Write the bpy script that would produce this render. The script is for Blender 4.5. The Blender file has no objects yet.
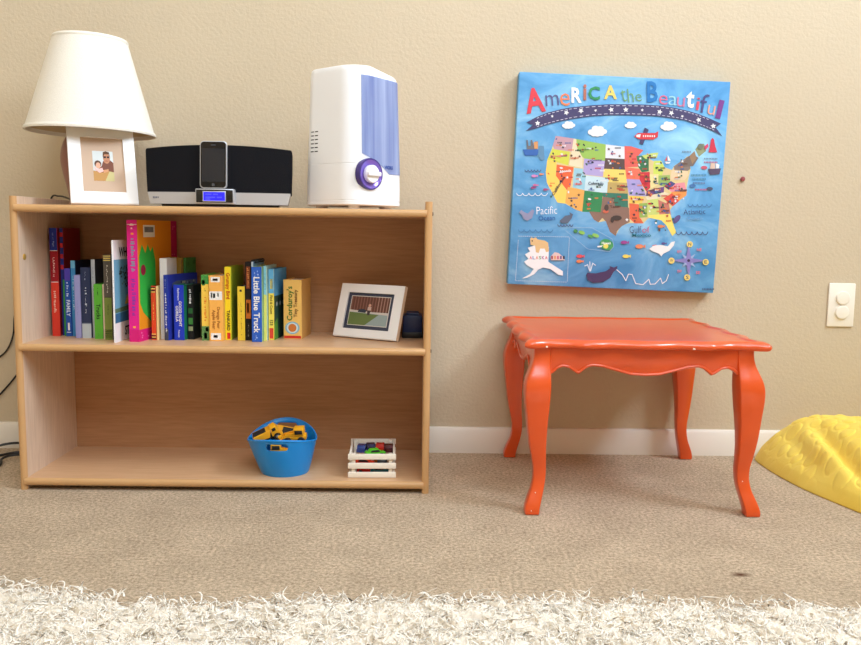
import bpy, bmesh, math, random
import numpy as np
from mathutils import Matrix, Vector, Euler
R_ = math.radians
PI = math.pi
C = bpy.context.scene.collection
random.seed(7)

# ------------------------------------------------------------------ materials
def lin(c):
    return tuple((v/12.92 if v <= .04045 else ((v+.055)/1.055)**2.4) for v in c)
def col(h):
    if isinstance(h, str):
        h = h.lstrip('#'); h = tuple(int(h[i:i+2], 16)/255 for i in (0, 2, 4))
    else:
        h = tuple(v/255 for v in h)
    return (*lin(h), 1.0)
MATS = {}
def mat(name, c, rough=.5, spec=.5, metal=0, coat=0, var=0, vscale=20, bump=0, bscale=200, emit=None, estr=0, trans=0, sheen=0):
    key = name
    if key in MATS: return MATS[key]
    m = bpy.data.materials.new(name); m.use_nodes = True
    n = m.node_tree.nodes; l = m.node_tree.links; b = n['Principled BSDF']
    c = col(c)
    b.inputs['Base Color'].default_value = c
    b.inputs['Roughness'].default_value = rough
    b.inputs['Specular IOR Level'].default_value = spec
    b.inputs['Metallic'].default_value = metal
    b.inputs['Coat Weight'].default_value = coat
    b.inputs['Coat Roughness'].default_value = .12
    b.inputs['Transmission Weight'].default_value = trans
    if sheen: b.inputs['Sheen Weight'].default_value = sheen
    if emit:
        b.inputs['Emission Color'].default_value = col(emit); b.inputs['Emission Strength'].default_value = estr
    if var or bump:
        tc = n.new('ShaderNodeTexCoord')
    if var:
        nz = n.new('ShaderNodeTexNoise'); nz.inputs['Scale'].default_value = vscale; nz.inputs['Detail'].default_value = 5
        l.new(tc.outputs['Object'], nz.inputs['Vector'])
        mx = n.new('ShaderNodeMix'); mx.data_type = 'RGBA'
        mx.inputs[6].default_value = tuple(max(0, v*(1-var)) for v in c[:3])+(1,)
        mx.inputs[7].default_value = tuple(min(1, v*(1+var)) for v in c[:3])+(1,)
        l.new(nz.outputs['Fac'], mx.inputs[0]); l.new(mx.outputs[2], b.inputs['Base Color'])
    if bump:
        nb = n.new('ShaderNodeTexNoise'); nb.inputs['Scale'].default_value = bscale; nb.inputs['Detail'].default_value = 3
        l.new(tc.outputs['Object'], nb.inputs['Vector'])
        bp = n.new('ShaderNodeBump'); bp.inputs['Strength'].default_value = bump; bp.inputs['Distance'].default_value = .002
        l.new(nb.outputs['Fac'], bp.inputs['Height']); l.new(bp.outputs['Normal'], b.inputs['Normal'])
    MATS[key] = m
    return m
def flat(c):                                   # printed ink of one colour
    return mat('ink_%02x%02x%02x' % tuple(int(v) for v in c), c, rough=.6, spec=.25)

def wood_mat(name, dark, light, rough=.38, axis='x', spec=.4):
    m = bpy.data.materials.new(name); m.use_nodes = True
    n = m.node_tree.nodes; l = m.node_tree.links; b = n['Principled BSDF']
    tc = n.new('ShaderNodeTexCoord'); mp = n.new('ShaderNodeMapping')
    mp.inputs['Scale'].default_value = {'x': (4, 60, 60), 'z': (60, 60, 4)}[axis]
    nz = n.new('ShaderNodeTexNoise'); nz.inputs['Scale'].default_value = 3; nz.inputs['Detail'].default_value = 6; nz.inputs['Distortion'].default_value = .6
    cr = n.new('ShaderNodeValToRGB'); cr.color_ramp.elements[0].position = .3; cr.color_ramp.elements[1].position = .72
    cr.color_ramp.elements[0].color = col(dark); cr.color_ramp.elements[1].color = col(light)
    l.new(tc.outputs['Object'], mp.inputs['Vector']); l.new(mp.outputs['Vector'], nz.inputs['Vector'])
    l.new(nz.outputs['Fac'], cr.inputs['Fac']); l.new(cr.outputs['Color'], b.inputs['Base Color'])
    b.inputs['Roughness'].default_value = rough; b.inputs['Specular IOR Level'].default_value = spec
    return m

# ------------------------------------------------------------------ mesh builder
class MB:
    def __init__(s): s.v = []; s.f = []; s.m = []; s.mats = []
    def mi(s, m):
        if m not in s.mats: s.mats.append(m)
        return s.mats.index(m)
    def add(s, vs, fs, m, M=None):
        o = len(s.v)
        if M is not None: vs = [tuple(M @ Vector(v)) for v in vs]
        s.v += [tuple(v) for v in vs]; k = s.mi(m)
        for f in fs: s.f.append(tuple(i+o for i in f)); s.m.append(k)
        return s
    def box(s, x0, x1, y0, y1, z0, z1, m, bev=0, seg=2, M=None):
        bm = bmesh.new(); bmesh.ops.create_cube(bm, size=1)
        for v in bm.verts:
            v.co = Vector(((x0+x1)/2+v.co.x*(x1-x0), (y0+y1)/2+v.co.y*(y1-y0), (z0+z1)/2+v.co.z*(z1-z0)))
        if bev: bmesh.ops.bevel(bm, geom=list(bm.edges), offset=bev, segments=seg, affect='EDGES', profile=.5)
        s.bm(bm, m, M); return s
    def bm(s, bm, m, M=None):
        bm.verts.index_update()
        s.add([v.co.copy() for v in bm.verts], [[v.index for v in f.verts] for f in bm.faces], m, M); bm.free()
    def prism(s, pts, a, b, m, plane='xz', bev=0, M=None):   # polygon in a plane, extruded from a to b along the third axis
        def P(u, w, t): return {'xz': (u, t, w), 'xy': (u, w, t), 'yz': (t, u, w)}[plane]
        n = len(pts); bm = bmesh.new()
        va = [bm.verts.new(P(u, w, a)) for u, w in pts]; vb = [bm.verts.new(P(u, w, b)) for u, w in pts]
        bm.faces.new(va); bm.faces.new(vb[::-1])
        for i in range(n): bm.faces.new((va[i], vb[i], vb[(i+1) % n], va[(i+1) % n]))
        bmesh.ops.recalc_face_normals(bm, faces=bm.faces[:])
        if bev:
            ed = [e for e in bm.edges if len({v in va for v in e.verts}) == 1]
            bmesh.ops.bevel(bm, geom=ed, offset=bev, segments=2, affect='EDGES', profile=.5)
        s.bm(bm, m, M); return s
    def lathe(s, prof, m, n=48, M=None, cap=True):
        vs = []; fs = []
        for r, z in prof:
            for k in range(n): vs.append((r*math.cos(2*PI*k/n), r*math.sin(2*PI*k/n), z))
        for i in range(len(prof)-1):
            for k in range(n):
                k2 = (k+1) % n
                fs.append((i*n+k, i*n+k2, (i+1)*n+k2, (i+1)*n+k))
        if cap:
            if prof[0][0] > 1e-6: fs.append(tuple(range(n))[::-1])
            if prof[-1][0] > 1e-6: fs.append(tuple((len(prof)-1)*n+k for k in range(n)))
        s.add(vs, fs, m, M); return s
    def tube(s, pts, r, m, n=8, M=None):
        pts = [Vector(p) for p in pts]; vs = []; fs = []
        up = Vector((0, 0, 1))
        for i, p in enumerate(pts):
            t = (pts[min(i+1, len(pts)-1)]-pts[max(i-1, 0)]).normalized()
            a = t.cross(up)
            if a.length < 1e-3: a = t.cross(Vector((1, 0, 0)))
            a.normalize(); b = t.cross(a)
            rr = r[i] if isinstance(r, (list, tuple)) else r
            for k in range(n): vs.append(p+a*rr*math.cos(2*PI*k/n)+b*rr*math.sin(2*PI*k/n))
        for i in range(len(pts)-1):
            for k in range(n): fs.append((i*n+k, i*n+(k+1) % n, (i+1)*n+(k+1) % n, (i+1)*n+k))
        fs.append(tuple(range(n))[::-1]); fs.append(tuple((len(pts)-1)*n+k for k in range(n)))
        s.add(vs, fs, m, M); return s
    def quad(s, a, b, c, d, m, M=None): return s.add([a, b, c, d], [(0, 1, 2, 3)], m, M)
    def grid(s, rows, m, closed_u=False, M=None):
        nr = len(rows); nc = len(rows[0]); vs = [p for r in rows for p in r]; fs = []
        for i in range(nr-1):
            for j in range(nc if closed_u else nc-1):
                j2 = (j+1) % nc
                fs.append((i*nc+j, i*nc+j2, (i+1)*nc+j2, (i+1)*nc+j))
        s.add(vs, fs, m, M); return s
    def build(s, name, parent=None, smooth=True, angle=35, loc=None, recalc=True):
        me = bpy.data.meshes.new(name); me.from_pydata(s.v, [], s.f)
        for m in s.mats: me.materials.append(m)
        me.polygons.foreach_set('material_index', s.m)
        if recalc:
            bm = bmesh.new(); bm.from_mesh(me); bmesh.ops.recalc_face_normals(bm, faces=bm.faces[:]); bm.to_mesh(me); bm.free()
        if smooth:
            me.polygons.foreach_set('use_smooth', [True]*len(me.polygons))
            me.set_sharp_from_angle(angle=R_(angle))
        me.update()
        o = bpy.data.objects.new(name, me); C.objects.link(o)
        if parent: o.parent = parent
        if loc: o.location = loc
        return o

def smooth_path(pts, k=8):
    P = [Vector(p) for p in pts]; out = []
    for i in range(len(P)-1):
        a, b, c, d = P[max(i-1, 0)], P[i], P[i+1], P[min(i+2, len(P)-1)]
        for j in range(k):
            t = j/k
            out.append(.5*((2*b)+(c-a)*t+(2*a-5*b+4*c-d)*t*t+(-a+3*b-3*c+d)*t**3))
    out.append(P[-1]); return out

def thing(name, label, cat, loc=(0, 0, 0), rot=(0, 0, 0), group=None):
    o = bpy.data.objects.new(name, None); C.objects.link(o)
    o.empty_display_size = .02
    o.location = loc; o.rotation_euler = rot if isinstance(rot, tuple) else (0, 0, rot)
    return tag(o, label, cat, group)
def tag(o, label, cat, group=None):
    o['label'] = label; o['category'] = cat
    if group: o['group'] = group
    return o
def struct(o): o['kind'] = 'structure'; return o

def text_geo(s, size, align='CENTER', bold=0, space=1.0):
    cu = bpy.data.curves.new('t', 'FONT'); cu.body = s; cu.size = size; cu.align_x = align; cu.align_y = 'CENTER'
    cu.offset = bold*size; cu.resolution_u = 2; cu.space_character = space
    ob = bpy.data.objects.new('t', cu); C.objects.link(ob)
    dg = bpy.context.evaluated_depsgraph_get(); dg.update()
    me = bpy.data.meshes.new_from_object(ob.evaluated_get(dg))
    vs = [tuple(v.co) for v in me.vertices]; fs = [tuple(p.vertices) for p in me.polygons]
    bpy.data.objects.remove(ob); bpy.data.curves.remove(cu); bpy.data.meshes.remove(me)
    return vs, fs

# ------------------------------------------------------------------ the room
def wall_mat():
    m = bpy.data.materials.new('beige_orange_peel_paint'); m.use_nodes = True
    n = m.node_tree.nodes; l = m.node_tree.links; b = n['Principled BSDF']
    tc = n.new('ShaderNodeTexCoord')
    nz = n.new('ShaderNodeTexNoise'); nz.inputs['Scale'].default_value = 3; nz.inputs['Detail'].default_value = 4
    cr = n.new('ShaderNodeValToRGB'); cr.color_ramp.elements[0].color = col((195, 179, 152)); cr.color_ramp.elements[1].color = col((201, 186, 161))
    l.new(tc.outputs['Object'], nz.inputs['Vector']); l.new(nz.outputs['Fac'], cr.inputs['Fac']); l.new(cr.outputs['Color'], b.inputs['Base Color'])
    b.inputs['Roughness'].default_value = .62; b.inputs['Specular IOR Level'].default_value = .3
    n1 = n.new('ShaderNodeTexNoise'); n1.inputs['Scale'].default_value = 120; n1.inputs['Detail'].default_value = 3; n1.inputs['Roughness'].default_value = .55
    l.new(tc.outputs['Object'], n1.inputs['Vector'])
    bp = n.new('ShaderNodeBump'); bp.inputs['Strength'].default_value = .6; bp.inputs['Distance'].default_value = .0025
    l.new(n1.outputs['Fac'], bp.inputs['Height']); l.new(bp.outputs['Normal'], b.inputs['Normal'])
    return m
def carpet_mat():
    m = bpy.data.materials.new('beige_cut_pile_carpet'); m.use_nodes = True
    n = m.node_tree.nodes; l = m.node_tree.links; b = n['Principled BSDF']
    tc = n.new('ShaderNodeTexCoord')
    a = n.new('ShaderNodeTexNoise'); a.inputs['Scale'].default_value = 150; a.inputs['Detail'].default_value = 6; a.inputs['Roughness'].default_value = .8
    big = n.new('ShaderNodeTexNoise'); big.inputs['Scale'].default_value = 9; big.inputs['Detail'].default_value = 5; big.inputs['Roughness'].default_value = .65
    for q in (a, big): l.new(tc.outputs['Object'], q.inputs['Vector'])
    cr = n.new('ShaderNodeValToRGB'); cr.color_ramp.elements[0].position = .3; cr.color_ramp.elements[1].position = .7
    cr.color_ramp.elements[0].color = col((132, 113, 90)); cr.color_ramp.elements[1].color = col((252, 230, 201))
    l.new(a.outputs['Fac'], cr.inputs['Fac'])
    cb = n.new('ShaderNodeValToRGB'); cb.color_ramp.elements[0].position = .35; cb.color_ramp.elements[1].position = .65
    cb.color_ramp.elements[0].color = (.84, .83, .82, 1); cb.color_ramp.elements[1].color = (1, 1, 1, 1)
    l.new(big.outputs['Fac'], cb.inputs['Fac'])
    mx = n.new('ShaderNodeMix'); mx.data_type = 'RGBA'; mx.blend_type = 'MULTIPLY'; mx.inputs[0].default_value = 1
    l.new(cr.outputs['Color'], mx.inputs[6]); l.new(cb.outputs['Color'], mx.inputs[7])
    # a small brown stain in front of the table
    mp = n.new('ShaderNodeMapping'); mp.vector_type = 'TEXTURE'
    mp.inputs['Location'].default_value = (.547, 1.335, 0); mp.inputs['Scale'].default_value = (.022, .012, 1)
    l.new(tc.outputs['Object'], mp.inputs['Vector'])
    gr = n.new('ShaderNodeTexGradient'); gr.gradient_type = 'SPHERICAL'; l.new(mp.outputs['Vector'], gr.inputs['Vector'])
    st = n.new('ShaderNodeMath'); st.operation = 'MULTIPLY'; st.inputs[1].default_value = 1.1; st.use_clamp = True; l.new(gr.outputs['Fac'], st.inputs[0])
    m2 = n.new('ShaderNodeMix'); m2.data_type = 'RGBA'; m2.inputs[7].default_value = col((96, 62, 44))
    l.new(st.outputs[0], m2.inputs[0]); l.new(mx.outputs[2], m2.inputs[6]); l.new(m2.outputs[2], b.inputs['Base Color'])
    b.inputs['Roughness'].default_value = 1; b.inputs['Specular IOR Level'].default_value = .05
    bp = n.new('ShaderNodeBump'); bp.inputs['Strength'].default_value = .9; bp.inputs['Distance'].default_value = .006
    l.new(a.outputs['Fac'], bp.inputs['Height']); l.new(bp.outputs['Normal'], b.inputs['Normal'])
    return m
WALL = wall_mat()
WHITE_TRIM = mat('white_trim_paint', (226, 219, 208), rough=.45, spec=.4)
CEIL = mat('white_ceiling_paint', (240, 238, 232), rough=.9, spec=.1, bump=.3, bscale=60)
XL, XR, YF, YB, ZC = -1.75, 2.2, -1.0, 2.1, 3.5
def slab(name, m, *b): return struct(MB().box(*b, m).build(name, smooth=False))
slab('floor', carpet_mat(), XL-.1, XR+.1, YF-.1, YB+.1, -.1, 0)
slab('ceiling', CEIL, XL-.1, XR+.1, YF-.1, YB+.1, ZC, ZC+.1)
slab('wall_back', WALL, XL-.1, XR+.1, YB, YB+.1, 0, ZC)
slab('wall_left', WALL, XL-.1, XL, YF, YB, 0, ZC)
def holed_wall(name, x0, x1, wa, wb, z0, z1, along):
    mb = MB()
    A, B = (YF, YB) if along == 'y' else (XL, XR)
    for a, b, c, d in ((A, wa, 0, ZC), (wb, B, 0, ZC), (wa, wb, 0, z0), (wa, wb, z1, ZC)):
        if along == 'y': mb.box(x0, x1, a, b, c, d, WALL)
        else: mb.box(a, b, x0, x1, c, d, WALL)
    return struct(mb.build(name, smooth=False))
holed_wall('wall_right', XR, XR+.1, -.1, 1.3, 1.9, 3.2, 'y')
holed_wall('wall_front', YF-.1, YF, -.4, 1.6, 2.1, 3.4, 'x')
def window(name, along, p, a, b, z0, z1):
    mb = MB(); w = .05
    def bx(u0, u1, c, d):
        if along == 'y': mb.box(p, p+.06, u0, u1, c, d, WHITE_TRIM, .003)
        else: mb.box(u0, u1, p, p+.06, c, d, WHITE_TRIM, .003)
    bx(a, a+w, z0, z1); bx(b-w, b, z0, z1); bx(a+w, b-w, z0, z0+w); bx(a+w, b-w, z1-w, z1); bx((a+b)/2-.02, (a+b)/2+.02, z0+w, z1-w)
    return struct(mb.build(name))
window('window_1', 'y', XR+.02, -.1, 1.3, 1.9, 3.2)
window('window_2', 'x', YF-.08, -.4, 1.6, 2.1, 3.4)
bb = MB()
prof = [(YB, 0), (YB-.012, 0), (YB-.012, .06), (YB-.008, .066), (YB, .067)]
bb.prism(prof, XL, XR, WHITE_TRIM, 'yz')
struct(bb.build('baseboard_back'))
bb = MB(); bb.box(XR-.012, XR, YF, YB-.012, 0, .067, WHITE_TRIM, .003); struct(bb.build('baseboard_right'))
bb = MB(); bb.box(XL, XL+.012, YF, YB-.012, 0, .067, WHITE_TRIM, .003); struct(bb.build('baseboard_left'))

# ------------------------------------------------------------------ bookcase
BIRCH_X = wood_mat('birch_laminate_lengthwise', (202, 160, 120), (216, 177, 138), axis='x')
BIRCH_Z = wood_mat('birch_upright_lit', (206, 180, 156), (226, 202, 178), rough=.3, axis='z', spec=.6)  # side panels: window glare put into the colour, paler and greyer than the shelves
BIRCH_B = wood_mat('birch_back_shaded', (168, 122, 84), (184, 138, 98), rough=.5, axis='x')  # same birch darkened, compartment shade painted into the back's colour
EDGE = mat('maple_edge_banding', (198, 155, 106), rough=.35, spec=.5, var=.06, vscale=12)
BRASS = mat('brass', (206, 164, 84), rough=.35, metal=.4)
BLACK = mat('black_plastic', (18, 18, 20), rough=.4)
BX0, BX1, BY0, BY1 = -.865, .0225, 1.75, 2.045
T = .0155
case = thing('bookcase', 'light birch two-tier bookcase standing against the beige wall', 'bookcase', ((BX0+BX1)/2, BY0, 0))
ox, oy = (BX0+BX1)/2, BY0
def caseM(): return Matrix.Translation((-ox, -oy, 0))
def round_slab(mb, a0, a1, t0, t1, y0, y1, mface, medge, upright):
    # slab whose front edge is a half-round banding; t = thickness axis, a = long axis
    r = (t1-t0)/2; mid = (t0+t1)/2
    pr = [(y0+r*.8-r*.8*math.cos(th), mid+r*math.sin(th)) for th in np.linspace(-PI/2, PI/2, 9)]
    if upright:
        mb.box(t0, t1, y0+r*.8, y1, a0, a1, mface, .0006, 1, M=caseM())
        mb.prism([(t, y) for y, t in pr], a0, a1, medge, 'xy', M=caseM())
    else:
        mb.box(a0, a1, y0+r*.8, y1, t0, t1, mface, .0006, 1, M=caseM())
        mb.prism(pr, a0, a1, medge, 'yz', M=caseM())
for x0, x1 in ((BX0, BX0+T), (BX1-T, BX1)):
    mb = MB(); round_slab(mb, 0, .632, x0, x1, BY0, BY1, BIRCH_Z, EDGE, True); mb.build('side_panel', case)
for z0, z1, yb in ((.010, .0265, 2.015), (.3045, .320, 2.015), (.5995, .615, 2.04)):
    mb = MB(); round_slab(mb, BX0+T-.004, BX1-T+.004, z0, z1, BY0-.004, yb, BIRCH_X, EDGE, False); mb.build('shelf', case)
MB().box(BX0+T, BX1-T, 2.015, 2.023, .01, .615, BIRCH_B, M=caseM()).build('back_panel', case)
def disc(mb, M, r, t, m, n=20): mb.lathe([(0, 0), (r, 0), (r, t*.7), (r*.85, t), (0, t)], m, n, M=M, cap=False)
mb = MB(); disc(mb, Matrix.Translation((-.8495-ox, 1.779-oy, .504)) @ Matrix.Rotation(PI/2, 4, 'Y'), .0065, .002, BRASS)
o = mb.build('screw_cap', case); o['label'] = 'brass screw cap'
for z in (.607, .312):
    mb = MB(); disc(mb, Matrix.Translation((BX1-ox, 1.772-oy, z)) @ Matrix.Rotation(PI/2, 4, 'Y'), .004, .002, BLACK); mb.build('bolt_cap', case)

# ------------------------------------------------------------------ books
PAPER = mat('page_paper', (226, 220, 204), rough=.8, spec=.2, var=.06, vscale=300)
ZS = .320
def book(label, x0, x1, yf, h, depth, rot, spine, cover=None, bands=(), strokes=(), texts=(), art=None, pages=None, z=ZS, gap=None, board=.0016):
    """spine faces the room; bands: (z0,z1,colour[,xa,xb]) printed across the spine as fractions; texts: (string,size,centre frac,colour,down?)"""
    w = x1-x0; cover = cover or spine
    depth = min(depth, (2.013-yf)/math.cos(R_(rot)))
    t = thing('book', label, 'book', (x1, yf, z), R_(-rot), 'books on the middle shelf')
    ms, mc = flat(spine), flat(cover)
    mb = MB(); bt = min(board, w*.3)
    X0, X1 = -w, 0.0
    mb.box(X0, X1, 0, bt, 0, h, ms, .0005, 1)                       # spine board
    mb.box(X0, X0+bt, bt, depth, 0, h, mc, .0004, 1)
    mb.box(X1-bt, X1, bt, depth, 0, h, mc, .0004, 1)
    def rect(u0, u1, a, b, m, lev=1):                                # print on the spine
        y = -.00012*lev
        mb.quad((X0+w*u0, y, a), (X0+w*u1, y, a), (X0+w*u1, y, b), (X0+w*u0, y, b), m)
    for bd in bands:
        a, b, c = bd[:3]; u0, u1 = bd[3:5] if len(bd) > 3 else (.03, .97)
        rect(u0, u1, a*h, b*h, flat(c))
    rnd = random.Random(int(abs(x0)*1e5))
    for a, b, c, u0, u1 in strokes:                                  # small lettering
        zz = b*h
        while zz > a*h:
            L = rnd.uniform(.0012, .0035)
            ua, ub = u0+rnd.uniform(0, .12), u1-rnd.uniform(0, .2)
            rect(ua, ub, max(a*h, zz-L), zz, flat(c), 3); zz -= L+rnd.choice((.0012, .0012, .0015, .004))
    if art: art(mb, X1, depth, h, rect)
    mb.build('cover', t, smooth=False)
    pg = MB(); pg.box(X0+bt, X1-bt, bt+.0002, depth-.003, .003, h-.003, pages or PAPER); pg.build('pages', t, smooth=False)
    if texts:
        tb = MB()
        for s, size, zc, u, c, down in texts:
            vs, fs = text_geo(s, size, bold=.02)
            M = Matrix.Translation((X0+w*u, -.0006, zc*h)) @ Matrix.Rotation(PI/2, 4, 'X') @ Matrix.Rotation(-PI/2 if down else PI/2, 4, 'Z')
            tb.add(vs, fs, flat(c), M)
        tb.build('title_lettering', t, smooth=False, recalc=False)
    return t
def cov(mb, depth, h, pts, c, lev=1):     # print on the right-hand cover: pts as (along depth, up) fractions
    mb.add([(.00012*lev, depth*a, h*b) for a, b in pts], [tuple(range(len(pts)))], flat(c))
def ell(cx, cy, rx, ry, n=20): return [(cx+rx*math.cos(2*PI*k/n), cy+ry*math.sin(2*PI*k/n)) for k in range(n)]
W_, K_ = (236, 234, 230), (22, 22, 24)
book('tall book with blue top, dark red middle and orange-red foot, leftmost on the shelf', -.842, -.824, 1.884, .246, .1, 0, (205, 52, 40), (120, 18, 24),
     bands=[(.0, .50, (214, 60, 44)), (.5, .505, W_), (.505, .79, (150, 22, 34)), (.79, .795, W_), (.795, 1, (36, 52, 150))],
     strokes=[(.55, .73, (226, 190, 180), .32, .62), (.22, .42, (240, 200, 180), .3, .65), (.83, .96, (130, 150, 215), .35, .65)])
book('tall dark red book with blue dotted spine, beside the leftmost book', -.8235, -.816, 1.895, .246, .095, 0, (40, 50, 130), (132, 24, 24),
     bands=[(a, a+.04, (190, 40, 50)) for a in (.62, .72, .82, .92)])
book('very thin low green book between the red tall book and the blue family book', -.8155, -.8105, 1.886, .129, .09, 0, (52, 140, 62))
book('blue paperback with purple top and white penguin mark, lettered FAMILY', -.810, -.7965, 1.882, .155, .1, 0, (34, 78, 160), (30, 60, 130),
     bands=[(.82, 1, (78, 62, 165)), (.055, .065, W_, .15, .85), (.09, .2, W_, .35, .65)],
     texts=[('FAMILY', .0115, .42, .5, (210, 222, 240), True)], strokes=[(.58, .8, (190, 205, 235), .25, .7)])
book('teal-blue book with a dark navy cover, right of the book lettered FAMILY', -.796, -.786, 1.884, .173, .1, 0, (64, 140, 196), (24, 30, 52),
     bands=[(.9, 1, (110, 180, 216))], strokes=[(.3, .8, (190, 225, 240), .35, .65)])
book('pale lavender thin book without a picture, left of the navy book', -.7766, -.7635, 1.854, .142, .12, 0, (150, 152, 206), (120, 122, 180), strokes=[(.35, .6, (120, 122, 175), .4, .6)])
book('navy book with a pale grey foot and small white lettering', -.763, -.7415, 1.856, .159, .125, 0, (42, 52, 84), (36, 42, 70),
     bands=[(0, .2, (186, 196, 204)), (.2, .215, (120, 130, 150))], strokes=[(.35, .72, (196, 202, 216), .4, .62), (.82, .94, (150, 160, 190), .4, .6)])
book('thin grey-white spined book with a dark charcoal cover', -.7405, -.7320, 1.86, .177, .12, 0, (176, 182, 188), (58, 54, 54), strokes=[(.6, .9, (110, 116, 130), .4, .65)])
book('short bright green book lettered Trucks', -.7290, -.7105, 1.842, .123, .11, 0, (92, 176, 56), (84, 150, 56),
     texts=[('Trucks', .0125, .5, .5, (18, 40, 18), True)], strokes=[(.8, .93, (30, 70, 30), .35, .6), (.05, .1, (20, 40, 20), .4, .6)])
book('thin cream book between the green Trucks book and the gold-banded book', -.7095, -.7035, 1.842, .123, .11, 0, (226, 206, 180))
gold = (216, 190, 96)
book('grey-brown over olive book with thin gold bands at head and foot', -.7005, -.6835, 1.827, .189, .13, 0, (84, 78, 70), (70, 66, 58),
     bands=[(0, .5, (112, 128, 58)), (.5, .51, (60, 56, 50))]+[(a, a+.011, gold) for a in (.03, .055, .08, .105, .93, .955, .98)],
     strokes=[(.55, .88, (190, 184, 170), .38, .62), (.3, .42, (70, 80, 40), .4, .6)])
def art_tree(mb, X, d, h, rect):
    cov(mb, d, h, [(0, 0), (1, 0), (1, 1), (0, 1)], (236, 236, 240)); cov(mb, d, h, [(0, .19), (1, .19), (1, .81), (0, .81)], (112, 168, 198), 2)
    cov(mb, d, h, [(0, .19), (1, .19), (1, .30), (0, .28)], (58, 108, 150), 3); cov(mb, d, h, [(0, .29), (1, .3), (1, .36), (0, .33)], (92, 118, 92), 3)
    cov(mb, d, h, [(.30, .36), (.38, .46), (.46, .36)], (226, 190, 90), 4)
    r = random.Random(3)
    for k in range(60):
        a = r.uniform(0, 2*PI); q = r.uniform(0, 1)**.6
        cov(mb, d, h, ell(.42+.3*q*math.cos(a), .65+.12*q*math.sin(a), .022, .012, 6), r.choice(((70, 92, 92), (50, 66, 66), (96, 128, 128))), 4+k % 5)
    cov(mb, d, h, [(.40, .33), (.44, .33), (.43, .6), (.41, .6)], (40, 46, 50), 10)
    for a, b in ((.28, .68), (.55, .69), (.36, .73), (.5, .72)): cov(mb, d, h, [(.41, .52), (.43, .52), (a+.01, b), (a-.01, b)], (40, 46, 50), 10)
t = book('white book turned to show a painted tree cover with black letters', -.664, -.660, 1.781, .222, .2, 0, (236, 236, 240), (236, 236, 240), art=art_tree, strokes=[(.3, .7, (80, 80, 90), .4, .6)])
tb = MB()
for s, zc, yc in (('WHERE', .195, .075), ('STOP', .02, .085)):
    vs, fs = text_geo(s, .028, bold=.02, space=.9)
    tb.add(vs, fs, flat(K_), Matrix.Translation((.0012, yc, zc)) @ Matrix.Rotation(PI/2, 4, 'Z') @ Matrix.Rotation(PI/2, 4, 'X'))
tb.build('cover_lettering', t, smooth=False, recalc=False)
def art_pink(mb, X, d, h, rect):
    cov(mb, d, h, [(0, 0), (1, 0), (1, 1), (0, 1)], (232, 146, 30)); cov(mb, d, h, [(0, 0), (1, 0), (1, .1), (0, .1)], (214, 28, 120), 2); cov(mb, d, h, [(.84, 0), (1, 0), (1, 1), (.84, 1)], (196, 20, 96), 2)
    # zig-zag green creature shape
    cov(mb, d, h, [(.03, .32), (.1, .24), (.3, .14), (.42, .14), (.42, .66), (.36, .78), (.30, .74), (.24, .80), (.18, .73), (.10, .80), (.03, .70)], (52, 178, 70), 3)
    cov(mb, d, h, ell(.12, .59, .06, .045), (150, 24, 60), 4)
    cov(mb, d, h, [(.14, .86), (.42, .86), (.42, .96), (.14, .96)], (232, 232, 230), 3); cov(mb, d, h, [(.17, .90), (.39, .90), (.39, .945), (.17, .945)], (150, 150, 160), 4)
    for k in range(7): cov(mb, d, h, [(.18+.03*k, .9), (.19+.03*k, .9), (.19+.03*k, .945), (.18+.03*k, .945)], (40, 40, 50), 5)
    for k in range(9): cov(mb, d, h, [(.24, .2+.022*k), (.42, .2+.022*k), (.42, .204+.022*k), (.24, .204+.022*k)], (40, 110, 50), 5)
    r = random.Random(5)
    for k in range(16): cov(mb, d, h, ell(r.uniform(.05, .8), r.uniform(.02, .08), .014, .007, 8), (240, 120, 180), 3)
    for k in range(14): cov(mb, d, h, ell(.92+r.uniform(-.05, .05), r.uniform(.12, .98), .012, .006, 8), (236, 100, 160), 3)
book('tallest book, magenta spine and orange cover with a green zigzag creature', -.6385, -.615, 1.80, .266, .205, 7, (222, 34, 140), (232, 146, 30), art=art_pink,
     strokes=[(.58, .85, (112, 150, 170), .3, .75), (.22, .52, (130, 60, 170), .3, .75), (.92, .97, (250, 190, 210), .3, .7)], bands=[(.88, .895, (245, 150, 60), .4, .65), (.115, .13, (245, 170, 60), .4, .65), (0, .1, (206, 30, 120)), (.96, .965, W_)])
book('short red-orange book with black and yellow bands, right of the magenta spine', -.600, -.590, 1.836, .121, .05, 0, (214, 70, 36), (150, 40, 24),
     bands=[(a, a+.02, c) for a, c in ((.02, K_), (.045, gold), (.07, K_), (.1, gold), (.88, gold), (.91, K_), (.94, gold), (.965, K_))], strokes=[(.3, .7, (240, 180, 80), .38, .62)])
book('very thin short cream-yellow book beside a taller white book', -.5892, -.5845, 1.837, .121, .08, 0, (232, 202, 140))
book('plain white-spined book standing behind the small blue board books', -.5838, -.5680, 1.85, .182, .075, 0, (226, 224, 226))
book('narrow tan book, only its head visible behind the blue board books', -.5925, -.5864, 1.935, .181, .05, 0, (200, 164, 70), strokes=[(.7, .95, (120, 90, 30), .3, .7)])
book('white and light-blue spotted spine among the rear books', -.586, -.5748, 1.935, .179, .05, 0, (190, 208, 232), bands=[(.8, .84, (50, 90, 170), .2, .8), (.88, .92, (40, 70, 140), .3, .9), (.95, .97, (30, 60, 140), .2, .6)])
book('mustard-brown spine among the rear books, left of the green cover', -.5742, -.5565, 1.935, .181, .05, 0, (168, 136, 56), bands=[(.7, .98, (120, 90, 40), .78, .95), (.7, .98, (60, 50, 40), .0, .18)])
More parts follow.
